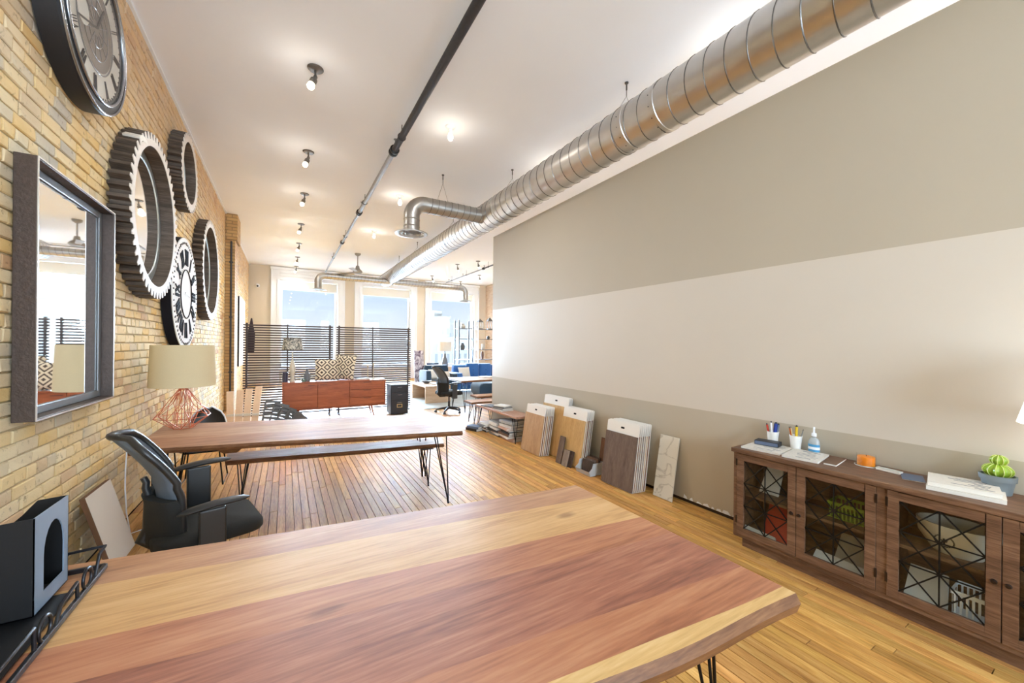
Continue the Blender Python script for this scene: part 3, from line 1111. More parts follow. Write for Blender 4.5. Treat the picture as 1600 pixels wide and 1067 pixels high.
def clock_marks(parent, x, yc, zc, R, rn, h, w, sp, rd, dot, mat):
    for n in range(1, 13):
        a = PI / 2 - 2 * PI * n / 12
        g_ = G()
        for (p, q, ww) in roman(ROM[n], h, w, sp):
            def tr(pt):
                u, r_ = pt[0], rn + pt[1]
                # the wall is seen from +X, where +Y points right: clockwise stays clockwise
                yy_ = math.cos(a) * r_ + math.sin(a) * u
                zz_ = math.sin(a) * r_ - math.cos(a) * u
                return (x + .004, yc + yy_, zc + zz_)
            g_.bar(tr(p), tr(q), ww, .008, up=(1, 0, 0))
        g_.obj('numeral', mat, parent)
    if dot:
        g_ = G()
        for k in range(60):
            a = 2 * PI * k / 60
            rr_ = rd
            d_ = dot * (1.5 if k % 5 == 0 else 1)
            g_.bar((x + .003, yc + (rr_ - d_) * math.cos(a), zc + (rr_ - d_) * math.sin(a)), (x + .003, yc + (rr_ + d_) * math.cos(a), zc + (rr_ + d_) * math.sin(a)), dot * 1.1, .006, up=(1, 0, 0))
        g_.obj('minute_marks', mat, parent)
# white openwork-style clock
yc, zc, R = 6.52, 2.245, .725
ck = thing('wall_clock', 'white round clock with charcoal numerals among the gear mirrors', 'clock', (XL, yc, zc))
G().lathe([(0, 0), (R, 0), (R, .088), (R - .006, .092), (0, .092)], 72, (XL + .008, yc, zc), 'x').obj('clock_body', M_darkface, ck, smooth=30)
xf2 = XL + .102
G().lathe([(0, 0), (R - .004, 0), (R - .004, .008), (0, .008)], 72, (xf2, yc, zc), 'x').obj('clock_face', M_clockwhite, ck, smooth=30)
clock_marks(ck, xf2 + .008, yc, zc, R, .475, .20, .036, .056, .655, .013, M_darkface)
G().tube([(xf2 + .014, yc + .315 * math.cos(2 * PI * k / 60), zc + .315 * math.sin(2 * PI * k / 60)) for k in range(60)], .006, 6, closed=True).obj('inner_ring', M_darkface, ck)
for a, l_, w_ in ((math.radians(-8), .16, .012), (math.radians(176), .10, .016)):
    G().bar((xf2 + .02, yc, zc), (xf2 + .02, yc + math.cos(a) * l_, zc + math.sin(a) * l_), w_, .005, up=(1, 0, 0)).obj('clock_hand', plain('pale_grey_hand', srgb(150, 150, 152), .5), ck)
# big dark clock near the ceiling
yc, zc, R = 3.69, 3.746, .54
bk = thing('wall_clock', 'large black drum clock with silver bezel near the ceiling', 'clock', (XL, yc, zc))
M_drum = plain('black_drum', srgb(34, 33, 36), .5, .2)
M_bez = plain('silver_bezel', srgb(150, 152, 158), .25, .9)
G().lathe([(0, 0), (R, 0), (R, .10), (R - .01, .115), (R - .09, .118), (R - .1, .1), (0, .1)], 72, (XL + .008, yc, zc), 'x').obj('drum', M_drum, bk, smooth=30)
for r_, d_, w_ in ((R - .012, .118, .009), (R - .075, .124, .011), (R - .045, .112, .006)):
    G().tube([(XL + d_ + .006, yc + r_ * math.cos(2 * PI * k / 72), zc + r_ * math.sin(2 * PI * k / 72)) for k in range(72)], w_, 8, closed=True).obj('bezel_ring', M_bez, bk, smooth=60)
xf3 = XL + .108
M_dial = plain('aged_cream_dial', srgb(206, 204, 196), .5, var=.06)
G().lathe([(0, 0), (R - .085, 0), (R - .085, .004), (0, .004)], 72, (xf3, yc, zc), 'x').obj('dial', M_dial, bk)
G().lathe([(0, 0), (.27, 0), (.27, .003), (0, .003)], 60, (xf3 + .004, yc, zc), 'x').obj('centre_plate', plain('taupe_metal_plate', srgb(120, 112, 104), .45, .4, var=.2, nscale=30), bk)
for r_ in (.285, .20, .12):
    G().tube([(xf3 + .008, yc + r_ * math.cos(2 * PI * k / 48), zc + r_ * math.sin(2 * PI * k / 48)) for k in range(48)], .004, 5, closed=True).obj('plate_ring', M_bez, bk)
for k in range(12):
    a = 2 * PI * k / 12
    G().bar((xf3 + .0085, yc + .05 * math.cos(a), zc + .05 * math.sin(a)), (xf3 + .0085, yc + .19 * math.cos(a), zc + .19 * math.sin(a)), .006, .004, up=(1, 0, 0)).obj('gear_spoke', M_bez, bk)
G().lathe([(0, 0), (.085, 0), (.085, .004), (0, .004)], 32, (xf3 + .008, yc - .20, zc - .02), 'x').obj('second_dial', M_dial, bk)
clock_marks(bk, xf3 + .003, yc, zc, R, .37, .11, .006, .018, .435, .006, M_darkface)
for a, l_, w_ in ((math.radians(60), .22, .016), (math.radians(200), .30, .012)):
    G().bar((xf3 + .014, yc, zc), (xf3 + .014, yc + math.cos(a) * l_, zc + math.sin(a) * l_), w_, .004, up=(1, 0, 0)).obj('clock_hand', M_drum, bk)
G().lathe([(0, .006), (R * .55, .004), (R - .085, 0)], 48, (xf3 + .02, yc, zc), 'x').obj('glass_cover', clear_pane('clock_glass'), bk, smooth=60)
# tall white canvas far along the wall
cv = thing('canvas_panel', 'tall white canvas with dark edge on the far brick wall', 'picture', (XL, 14.9, .9))
G().box(XL + .012, XL + .05, 14.0, 15.8, .9, 3.0).obj('stretcher', M_darkface, cv)
G().box(XL + .05, XL + .056, 14.0, 15.8, .9, 3.0).obj('canvas', M_paper, cv)
# wall socket
so = thing('wall_socket', 'metal outlet box low on the brick wall behind the copper lamp', 'outlet', (XL, 7.3, .95))
G().box(XL, XL + .05, 7.25, 7.37, .96, 1.09).obj('box', plain('outlet_steel', srgb(170, 168, 160), .4, .5), so, bevel=.005)
G().box(XL + .05, XL + .054, 7.275, 7.345, .985, 1.065).obj('cover_plate', M_white, so, bevel=.002)
# security camera
scm = thing('security_camera', 'small white camera in the corner beside the left window', 'camera', (-.95, YB, 3.85))
G().lathe([(0, 0), (.07, 0), (.07, .02), (0, .02)], 16, (-.95, YB - .02, 3.85), 'y').obj('mount', M_white, scm)
G().tube([(-.95, YB - .02, 3.85), (-.95, YB - .12, 3.83)], .02, 8).obj('arm', M_white, scm)
G().tube([(-.98, YB - .08, 3.83), (-.94, YB - .32, 3.79)], .055, 14).obj('body', M_white, scm, smooth=40)
G().tube([(-.942, YB - .318, 3.792), (-.939, YB - .335, 3.789)], .035, 12).obj('lens', M_black, scm, smooth=40)

# ---------------------------------------------------------------- tables and benches
W1 = wood('slab_tan', srgb(150, 104, 74), srgb(184, 134, 96), srgb(204, 158, 118), 'x', .8, .40, .5, contrast=.5, knots=True)
W2 = wood('slab_yellow', srgb(176, 128, 78), srgb(208, 162, 106), srgb(222, 182, 128), 'x', .8, .40, .5, contrast=.5, knots=True)
W3 = wood('slab_red', srgb(140, 84, 58), srgb(178, 116, 82), srgb(198, 142, 104), 'x', .8, .40, .5, contrast=.5, knots=True)
W4 = wood('slab_purple', srgb(126, 76, 60), srgb(164, 104, 80), srgb(186, 132, 102), 'x', .9, .40, .5, contrast=.455)
W5 = wood('slab_sapwood', srgb(190, 146, 88), srgb(216, 176, 116), srgb(232, 200, 146), 'x', .9, .42, .36)
W6 = wood('slab_edge', srgb(76, 46, 28), srgb(112, 74, 46), srgb(138, 98, 64), 'x', 1.4, .5, .4)
PALE = [wood('bench_pale_%d' % i, srgb(*a), srgb(*b), srgb(*c), 'x', .9, .5, .15, knots=True) for i, (a, b, c) in enumerate((
    ((150, 110, 86), (182, 142, 116), (200, 164, 138)), ((158, 116, 88), (190, 150, 120), (206, 172, 142)), ((140, 98, 74), (174, 130, 102), (194, 156, 126))))]

def lerp(a, b, t_):
    return tuple(a[i] + (b[i] - a[i]) * t_ for i in range(len(a)))
def slab(parent, poly, cuts, mats, ztop, th, rs, live=(0, 0), edge=None):
    """poly: far-left, far-right, near-right, near-left; boards run left-right; near and far outer edges are live (wavy)"""
    fl, fr, nr, nl = poly
    n = 26
    rw = random.Random(rs)
    ph = [rw.uniform(0, 6) for _ in range(8)]
    def wob(i, amp, k):
        t_ = i / n
        return amp * (math.sin(t_ * 5.1 + ph[k]) * .6 + math.sin(t_ * 11.7 + ph[k + 1]) * .3 + math.sin(t_ * 23 + ph[k + 2]) * .15)
    for b in range(len(cuts) - 1):
        t0, t1 = cuts[b], cuts[b + 1]
        v, f = [], []
        for i in range(n + 1):
            u = i / n
            far = lerp(fl, fr, u)
            near = lerp(nl, nr, u)
            a = lerp(far, near, t0)
            c = lerp(far, near, t1)
            da = wob(i, live[0], 0) if b == 0 else (wob(i, .010, 3) if len(cuts) > 3 and b % 2 else 0)
            dc = wob(i, live[1], 4) if b == len(cuts) - 2 else (wob(i, .010, 3) if len(cuts) > 3 and (b + 1) % 2 else 0)
            ins_a = -.012 if b == 0 else 0
            ins_c = .016 if b == len(cuts) - 2 else 0
            v += [(a[0], a[1] + da, ztop), (c[0], c[1] + dc, ztop), (c[0], c[1] + dc - ins_c, ztop - th * .45), (c[0], c[1] + dc - ins_c * .3 if ins_c else c[1] + dc, ztop - th),
                  (a[0], a[1] + da, ztop - th), (a[0], a[1] + da - ins_a * .5, ztop - th * .5)]
        m = 6
        for i in range(n):
            for k in range(m):
                f.append((i * m + k, i * m + (k + 1) % m, (i + 1) * m + (k + 1) % m, (i + 1) * m + k))
        f += [tuple(range(m)), tuple(n * m + k for k in range(m))]
        gg = G()
        gg.add(v, f)
        if edge:
            gg.m = []
            for i in range(n):
                gg.m += [0, 1, 1, 0, 1, 1] if b == len(cuts) - 2 else [0, 0, 0, 0, 1, 1]
            gg.m += [1, 1]
        gg.obj('tabletop_board', [mats[b], edge] if edge else mats[b], parent)
def hairpin(parent, x, y, ztop, out, r=.006, spread=.075, rods=3):
    """bent steel rods from a plate under the top to a rounded foot"""
    ox, oy = out
    foot = (x + ox, y + oy)
    nx, ny = -oy, ox
    l = math.hypot(nx, ny) or 1
    nx, ny = nx / l, ny / l
    tops = [(x - nx * spread, y - ny * spread), (x + nx * spread, y + ny * spread)]
    if rods == 3:
        tops.append((x - ox / l * spread * 1.1, y - oy / l * spread * 1.1))
    g_ = G()
    for tx, ty in tops:
        g_.tube([(tx, ty, ztop), (lerp((tx, ty), foot, .93)[0], lerp((tx, ty), foot, .93)[1], .05), (foot[0] + (tx - foot[0]) * .04, foot[1] + (ty - foot[1]) * .04, .008)], r, 7)
    g_.lathe([(0, 0), (r * 1.8, 0), (r * 1.8, .012), (0, .012)], 8, (foot[0], foot[1], 0))
    o_ = g_.obj('leg', M_steelrod, parent, smooth=50)
    G().box(x - .07, x + .07, y - .07, y + .07, ztop - .004, ztop).obj('mounting_plate', M_steelrod, o_)

t1 = thing('dining_table', 'big live-edge wood slab table with hairpin legs in the foreground', 'table', (.27, 1.45, 0))
slab(t1, T1, [0, .165, .425, .575, .845, .965, 1], [W1, W2, W3, W4, W3, W5], .73, .066, 4, (.012, .022), W6)
for x_, y_, ox, oy in ((1.42, .90, .035, -.035), (1.42, 1.72, .035, .035), (-.88, 1.10, -.035, -.035), (-.88, 2.02, -.035, .035)):
    hairpin(t1, x_, y_, .664, (ox, oy), .0065)
t2 = thing('dining_table', 'wood slab table carrying the copper lamp, second from the viewer', 'table', (.24, 4.55, 0))
slab(t2, T2, [0, .3, .62, 1], [PALE[0], PALE[1], PALE[2]], .73, .045, 9, (.010, .018), W6)
for x_, y_, ox, oy in ((1.41, 3.86, .035, -.16), (1.42, 4.55, .035, .05), (-.93, 4.42, -.035, -.05), (-.93, 5.22, -.035, .05)):
    hairpin(t2, x_, y_, .685, (ox, oy), .0065)
G().hexa([(-.47, 4.24, .63), (-.37, 4.22, .63), (-.37, 4.28, .63), (-.47, 4.30, .63)], [(-.53, 4.20, .69), (-.31, 4.15, .69), (-.31, 4.24, .69), (-.53, 4.29, .69)]).obj('cross_brace', W6, t2)
def bench(label, poly, feet, mats, seed, h=.45, group=None, axis='x'):
    cx = sum(p[0] for p in poly) / 4
    cy = sum(p[1] for p in poly) / 4
    b_ = thing('bench', label, 'bench', (cx, cy, 0), 0, group)
    slab(b_, poly, [0, 1], mats, h, .042, seed, (.006, .01), W6)
    for x_, y_, ox, oy in feet:
        hairpin(b_, x_, y_, h - .042, (ox, oy), .0055, .055)
    return b_
bench('long low slab bench tucked under the second table', [(-.52, 5.02), (1.70, 4.60), (1.62, 4.31), (-.50, 4.68)],
      [(1.42, 4.36, .0, -.10), (1.46, 4.56, .03, .03), (-.36, 4.74, -.02, -.05), (-.36, 4.94, -.02, .03)], [PALE[1]], 21)
t3 = thing('dining_table', 'pale slab table in front of the blue sofa at the partition end', 'table', (4.75, 9.0, 0))
slab(t3, [(3.62, 9.5), (5.9, 9.5), (5.9, 8.5), (3.62, 8.5)], [0, .34, .67, 1], [PALE[1], PALE[0], PALE[1]], .75, .045, 31, (.006, .01), W6)
for x_, y_, ox, oy in ((3.72, 8.56, -.03, -.14), (3.72, 9.2, -.03, .03), (5.8, 8.6, .03, -.03), (5.8, 9.2, .03, .03)):
    hairpin(t3, x_, y_, .705, (ox, oy), .0065)
bench('pale bench in front of the sofa side table, half hidden by the partition', [(3.72, 8.2), (5.8, 8.2), (5.8, 7.86), (3.72, 7.86)],
      [(3.86, 7.92, -.03, -.03), (3.86, 8.14, -.03, .03), (5.65, 7.92, .03, -.03), (5.65, 8.14, .03, .03)], [PALE[1]], 33)
bench('short pale bench just beyond the book bench', [(3.24, 7.46), (4.7, 7.46), (4.7, 7.08), (3.24, 7.08)],
      [(3.36, 7.16, -.03, -.03), (3.36, 7.38, -.03, .03), (4.5, 7.16, .03, -.03), (4.5, 7.38, .03, .03)], [PALE[0]], 35)
# bench with sample books stands along the partition (long side on Y)
bb = thing('bench', 'reddish wood bench along the partition with sample books on and under it', 'bench', (3.39, 6.08, 0))
G().box(3.22, 3.56, 5.30, 6.86, .412, .45).obj('seat_board', wood('bench_reddish', srgb(142, 100, 80), srgb(178, 134, 110), srgb(200, 160, 134), 'y', .9, .35, .5), bb, bevel=.006)
for x_, y_, ox, oy in ((3.27, 5.42, -.02, -.05), (3.50, 5.42, .02, -.05), (3.27, 6.74, -.02, .05), (3.50, 6.74, .02, .05)):
    hairpin(bb, x_, y_, .412, (ox, oy), .0055, .05)
for k in range(4):
    G().tube([(3.29, 5.42, .10 + k * .05), (3.50, 5.42, .10 + k * .05)], .003, 5).obj('side_wire', M_steelrod, bb)

# ---------------------------------------------------------------- cushions, books and other small builders
def rounded(w, d, r, n=5):
    out = []
    for cx, cy, a0 in ((w / 2 - r, d / 2 - r, 0), (-w / 2 + r, d / 2 - r, PI / 2), (-w / 2 + r, -d / 2 + r, PI), (w / 2 - r, -d / 2 + r, 1.5 * PI)):
        for i in range(n + 1):
            a = a0 + PI / 2 * i / n
            out.append((cx + r * math.cos(a), cy + r * math.sin(a)))
    return out
def cushion(w, d, h, r=.06, soft=.5, levels=6):
    """soft box centred on the origin, standing on z=0"""
    base = rounded(w, d, r)
    g_ = G()
    v, f = [], []
    n = len(base)
    for i in range(levels + 1):
        t_ = i / levels
        k = 1 - soft * .16 * (2 * t_ - 1) ** 4
        for a, b in base:
            v.append((a * k, b * k, h * t_))
    for i in range(levels):
        for j in range(n):
            f.append((i * n + j, i * n + (j + 1) % n, (i + 1) * n + (j + 1) % n, (i + 1) * n + j))
    v += [(0, 0, -.01 * soft), (0, 0, h + .02 * soft)]
    for j in range(n):
        f.append((n * (levels + 1), (j + 1) % n, j))
        f.append((n * (levels + 1) + 1, levels * n + j, levels * n + (j + 1) % n))
    return g_.add(v, f)
def pillow(w, h, t_, n=12):
    """throw cushion in the local XZ plane with pinched corners"""
    g_ = G()
    for s in (-1, 1):
        v, f = [], []
        for i in range(n + 1):
            for j in range(n + 1):
                a, b = i / n * 2 - 1, j / n * 2 - 1
                e_ = (1 - a ** 4) * (1 - b ** 4)
                pinch = 1 - .06 * (1 - abs(a) ** 2) * abs(b) ** 3
                pinch2 = 1 - .06 * (1 - abs(b) ** 2) * abs(a) ** 3
                v.append((a * w / 2 * pinch2, s * t_ / 2 * math.sqrt(max(e_, 0)), b * h / 2 * pinch + h / 2))
        for i in range(n):
            for j in range(n):
                k = i * (n + 1) + j
                f.append((k, k + 1, k + n + 2, k + n + 1) if s > 0 else (k, k + n + 1, k + n + 2, k + 1))
        g_.add(v, f)
    return g_
def book(name, label, cat, loc, w, d, h, rz, cover, pages, group=None):
    """closed book lying flat: w along local x (spine to fore edge), d along y"""
    t_ = thing(name, label, cat, loc, rz, group)
    G().box(-w / 2 + .004, w / 2 - .005, -d / 2 + .005, d / 2 - .005, .003, h - .003).obj('pages', pages, t_, local=True)
    g_ = G().box(-w / 2, w / 2, -d / 2, d / 2, 0, .003).box(-w / 2, w / 2, -d / 2, d / 2, h - .003, h).box(-w / 2 - .003, -w / 2 + .001, -d / 2, d / 2, 0, h)
    g_.obj('cover', cover, t_, local=True)
    return t_
COV = {'black': plain('black_binder', srgb(34, 36, 42), .5), 'grey': plain('grey_binder', srgb(132, 132, 132), .6), 'white': plain('white_binder', srgb(228, 226, 222), .5),
       'brown': plain('brown_binder', srgb(112, 82, 60), .6), 'pink': plain('dusty_pink_binder', srgb(206, 168, 152), .6), 'blue': plain('slate_blue_binder', srgb(96, 110, 136), .5), 'silver': plain('silver_binder', srgb(176, 182, 190), .4)}

# sample books under and on the bench
rk = random.Random(2)
stacks = [('nearest stack under the wall bench', 3.36, 5.66, ['pink', 'white', 'brown', 'black', 'silver', 'pink', 'white', 'black', 'silver'], .0),
          ('middle stack under the wall bench', 3.36, 6.06, ['grey', 'silver', 'black', 'white', 'brown', 'white', 'grey'], .0),
          ('farthest stack under the wall bench', 3.34, 6.48, ['black', 'blue', 'brown', 'grey', 'white'], .0)]
for nm, bx_, by_, cols, z in stacks:
    z = 0
    for k, cn in enumerate(cols):
        h = rk.uniform(.026, .044)
        if nm.startswith('nearest') and k == 0:
            h = .05
        pos = 'bottom' if k == 0 else ('top' if k == len(cols) - 1 else ORD[k] + ' from the floor')
        book('sample_book', '%s sample book, %s in the %s' % (cn, pos, nm), 'book', (bx_ + rk.uniform(-.03, .03), by_ + rk.uniform(-.03, .03), z),
             rk.uniform(.28, .33), rk.uniform(.30, .36), h, rk.uniform(-.15, .15) + (PI if k % 3 == 1 else 0), COV[cn], M_paper, 'sample books under the wall bench')
        z += h + .0005
book('sample_book', 'black sample book lying in front of the farthest stack under the bench', 'book', (3.10, 6.62, 0), .18, .30, .045, .3, COV['black'], M_paper, 'sample books under the wall bench')
book('sample_book', 'slate sample book on top of the loose black one by the bench', 'book', (3.11, 6.60, .0455), .17, .28, .04, .42, COV['blue'], M_paper, 'sample books under the wall bench')
z = .4505
for k, (cn, w_, d_, h) in enumerate((('white', .24, .32, .012), ('grey', .23, .30, .03), ('black', .2, .28, .012), ('white', .2, .26, .02))):
    book('magazine', '%s magazine, %s of the pile on the wall bench' % (cn, ('lowest', 'second', 'third', 'topmost')[k]), 'magazine', (3.38 + k * .008, 6.02 + .02 * k, z), w_, d_, h, .12 * k, COV[cn], M_paper, 'magazines on the wall bench')
    z += h + .0005
book('magazine', 'loose black magazine lying behind the pile on the wall bench', 'magazine', (3.38, 6.5, .4505), .24, .30, .012, .25, COV['black'], M_paper, 'magazines on the wall bench')

# ---------------------------------------------------------------- office chairs
def office_chair(label, loc, rz, arm_l=.0, arm_r=.0, swivel=.3):
    t_ = thing('office_chair', label, 'chair', loc, rz, 'black mesh office chairs')
    for k in range(5):
        a = swivel + 2 * PI * k / 5
        ca, sa = math.cos(a), math.sin(a)
        g_ = G().tube([(ca * .03, sa * .03, .115), (ca * .16, sa * .16, .10), (ca * .30, sa * .30, .072)], [.03, .025, .017], 8)
        arm = g_.obj('base_arm', M_chairpl, t_, local=True, smooth=50)
        c_ = G()
        for s in (-1, 1):
            c_.lathe([(0, -.009), (.026, -.009), (.028, 0), (.026, .009), (0, .009)], 14, (0, s * .014, 0), 'y')
        c_.tube([(0, 0, 0), (0, 0, .045)], .008, 6)
        c_.xf(Matrix.Translation((ca * .31, sa * .31, .029)) @ Matrix.Rotation(a + .7, 4, 'Z'))
        c_.obj('caster', M_chairpl, arm, local=True, smooth=40)
    G().lathe([(0, .09), (.04, .09), (.04, .13), (.028, .14), (.028, .26), (.018, .27), (.018, .40), (0, .40)], 16).obj('gas_column', M_chairpl, t_, local=True, smooth=35)
    G().box(-.11, .10, -.09, .09, .39, .43).obj('tilt_mechanism', M_chairpl, t_, local=True, bevel=.01)
    s_ = cushion(.54, .53, .085, .11, .9, 7)
    # waterfall front edge and a shallow dish
    s_.v = [(x_, y_, z_ + .425 - (max(0, x_ - .12) ** 2) * .55 + .25 * (y_ * y_) * (z_ / .085)) for x_, y_, z_ in s_.v]
    s_.obj('seat', M_chairblk, t_, local=True, smooth=60)
    # back: concave shell with rim
    n, m = 14, 12
    def bp(u, v):
        z_ = .50 + .60 * v
        xc = -.225 - .035 * math.sin(v * PI * .9) * (1 if v < .5 else .6) - .40 * max(0, v - .36) ** 1.5 + .03 * math.sin(v * PI)
        hw = .235 * (1 - .18 * (1 - v) ** 2) * (1 - .55 * max(0, v - .86) / .14 * abs(1)) if v > .86 else .235 * (1 - .18 * (1 - v) ** 2)
        hw = .235 * (1 - .22 * (1 - v) ** 2) * math.sqrt(max(0.02, 1 - (max(0, v - .80) / .2) ** 2.6))
        return (xc + .095 * u * u * (1 - .25 * v), u * hw, z_)
    def panel(v0, v1, th, inset=1.0):
        g_ = G()
        vv_ = []
        for s in (0, 1):
            for i in range(n + 1):
                for j in range(m + 1):
                    p = bp((j / m * 2 - 1) * inset, v0 + (v1 - v0) * i / n)
                    vv_.append((p[0] - s * th, p[1], p[2]))
        q = (n + 1) * (m + 1)
        f = []
        for i in range(n):
            for j in range(m):
                k = i * (m + 1) + j
                f += [(k, k + 1, k + m + 2, k + m + 1), (q + k, q + k + m + 1, q + k + m + 2, q + k + 1)]
        for i in range(n):
            a, b = i * (m + 1), (i + 1) * (m + 1)
            f += [(a, b, q + b, q + a), (a + m, q + a + m, q + b + m, b + m)]
        for j in range(m):
            a = n * (m + 1) + j
            f += [(j, q + j, q + j + 1, j + 1), (a, a + 1, q + a + 1, q + a)]
        return g_.add(vv_, f)
    panel(.0, .965, .012, .94).obj('back_mesh', M_mesh, t_, local=True, smooth=60)
    rim = [bp(-1, v / 20 * .97) for v in range(21)] + [bp(u / 6 * 2 - 1, .985) for u in range(1, 6)] + [bp(1, v / 20 * .97) for v in range(20, -1, -1)]
    G().tube(rim, [.019] * 20 + [.02] * 7 + [.019] * (len(rim) - 27), 8).obj('back_frame', M_chairpl, t_, local=True, smooth=60)
    lum = panel(.0, .46, .05, 1.05)
    lum.v = [(x_ - .012, y_, z_ - .05) for x_, y_, z_ in lum.v]
    lum.obj('lumbar_shell', M_chairblk, t_, local=True, smooth=60)
    spine = [bp(0, v / 20) for v in range(1, 12)]
    G().tube([(-.10, 0, .40), (-.24, 0, .41), (-.30, 0, .47)] + [(p[0] - .045, 0, p[2]) for p in spine], [.025, .028, .03] + [.028 - .0012 * k for k in range(11)], 8).obj('back_spine', M_chairpl, t_, local=True, smooth=60)
    for s, dz in ((1, arm_l), (-1, arm_r)):
        y_ = s * .285
        zt = .665 + dz
        G().box(-.075, .055, y_ - .016, y_ + .016, .36, zt).obj('arm_post', M_chairpl, t_, local=True, bevel=.01)
        G().box(-.06, .05, min(y_, s * .10), max(y_, s * .10), .385, .405).obj('arm_bracket', M_chairpl, t_, local=True)
        pad = G()
        prof = []
        v_, f_ = [], []
        for i in range(13):
            q = i / 12
            xx_ = -.17 + .34 * q
            hw = .042 * math.sqrt(max(.02, 1 - (2 * q - 1) ** 4))
            th = .030 * math.sqrt(max(.05, 1 - (2 * q - 1) ** 4))
            zc_ = zt + .012 + .012 * math.sin(q * PI) + .02 * (q - .5)
            for k in range(10):
                a = 2 * PI * k / 10
                v_.append((xx_, y_ + hw * math.cos(a), zc_ + th * .6 * math.sin(a)))
        for i in range(12):
            for k in range(10):
                f_.append((i * 10 + k, i * 10 + (k + 1) % 10, (i + 1) * 10 + (k + 1) % 10, (i + 1) * 10 + k))
        f_ += [tuple(range(10)), tuple(120 + k for k in range(10))]
        pad.add(v_, f_).obj('arm_pad', M_chairpl, t_, local=True, smooth=60)
    return t_
office_chair('black mesh office chair at the left between the two slab tables', (-.42, 3.08, 0), math.radians(15), .10, -.01)
office_chair('distant black mesh office chair beside the coffee table', (3.36, 8.62, 0), math.radians(8), .03, .03, .1)

# shell chair at the wall end of the second table
sh = thing('shell_chair', 'black shell chair with pale rim and wire sled base behind the copper lamp', 'chair', (-.80, 5.62, 0), math.radians(-90))
M_shell = plain('black_shell', srgb(30, 31, 34), .35, spec=.6)
n, m = 12, 12
v_, f_ = [], []
def shp(u, v):
    if v < .5:
        x_ = .22 - .42 * (v / .5)
        z_ = .40 - .03 * math.sin(v / .5 * PI)
        hw = .19
    else:
        q = (v - .5) / .5
        x_ = -.20 - .13 * q
        z_ = .40 + .41 * q
        hw = .185 * math.sqrt(max(.03, 1 - max(0, q - .35) ** 2 / .43))
    return (x_ + .05 * u * u * max(0, (v - .5) * 2), u * hw, z_ + .05 * u * u * (1 - abs(v - .5)))
for s in (0, 1):
    for i in range(n + 1):
        for j in range(m + 1):
            p = shp(j / m * 2 - 1, i / n)
            v_.append((p[0] - .008 * s, p[1], p[2] - .010 * s))
q = (n + 1) * (m + 1)
for i in range(n):
    for j in range(m):
        k = i * (m + 1) + j
        f_ += [(k, k + 1, k + m + 2, k + m + 1), (q + k, q + k + m + 1, q + k + m + 2, q + k + 1)]
G().add(v_, f_).obj('shell', M_shell, sh, local=True, smooth=60)
rim = [shp(-1, k / 12) for k in range(13)] + [shp(u / 6 * 2 - 1, 1) for u in range(1, 6)] + [shp(1, k / 12) for k in range(12, -1, -1)]
G().tube(rim, .009, 6).obj('rim', M_white, sh, local=True, smooth=60)
for s in (-1, 1):
    G().tube([(.16, s * .16, .39), (.21, s * .2, .012), (-.20, s * .2, .012), (-.14, s * .16, .37)], .008, 7).obj('sled_leg', M_steelrod, sh, local=True)
G().tube([(.16, -.16, .385), (.16, .16, .385)], .008, 7).obj('cross_bar', M_steelrod, sh, local=True)

# ---------------------------------------------------------------- copper wire table lamp
lx, ly = -.905, 5.14
lp = thing('table_lamp', 'copper wire table lamp with wide linen drum shade on the second table', 'lamp', (lx, ly, .73))
rings = [(.735, .085, 8), (.852, .232, 8), (.985, .135, 8), (1.145, .028, 8)]
g_ = G()
R_ = []
for i, (zz, rr_, k) in enumerate(rings):
    off = (PI / 8 if i % 2 else 0)
    R_.append([(lx + rr_ * math.cos(2 * PI * j / k + off), ly + rr_ * math.sin(2 * PI * j / k + off), zz) for j in range(k)])
for i, rg_ in enumerate(R_):
    for j in range(8):
        if i in (0, 1, 3):
            g_.tube([rg_[j], rg_[(j + 1) % 8]], .003, 5)
        if i < 3:
            nx_ = R_[i + 1]
            a, b = (j, (j - 1) % 8) if i % 2 == 0 else (j, (j + 1) % 8)
            g_.tube([rg_[j], nx_[a]], .003, 5)
            g_.tube([rg_[j], nx_[b]], .003, 5)
for j in range(8):
    g_.tube([R_[0][j], (lx + .05 * math.cos(2 * PI * j / 8), ly + .05 * math.sin(2 * PI * j / 8), 1.05), R_[3][j]], .0028, 5)
g_.obj('wire_cage', M_copper, lp)
G().tube([(lx, ly, 1.13), (lx, ly, 1.24)], .014, 10).obj('neck', M_copper, lp, smooth=50)
G().tube([(lx, ly, 1.24), (lx, ly, 1.32)], .018, 10).obj('socket', M_white, lp, smooth=50)
M_linen = plain('cream_linen', srgb(214, 198, 160), .9, var=.04, nscale=120)
G().lathe([(.272, 1.165), (.258, 1.585), (.254, 1.585), (.268, 1.165), (.272, 1.165)], 56, (lx, ly, 0)).obj('lamp_shade', M_linen, lp, smooth=30)
sp_ = G()
for k in range(3):
    a = 2 * PI * k / 3
    sp_.tube([(lx, ly, 1.57), (lx + .256 * math.cos(a), ly + .256 * math.sin(a), 1.57)], .003, 5)
sp_.tube([(lx, ly, 1.30), (lx, ly, 1.57)], .004, 5)
sp_.obj('shade_spider', M_copper, lp)

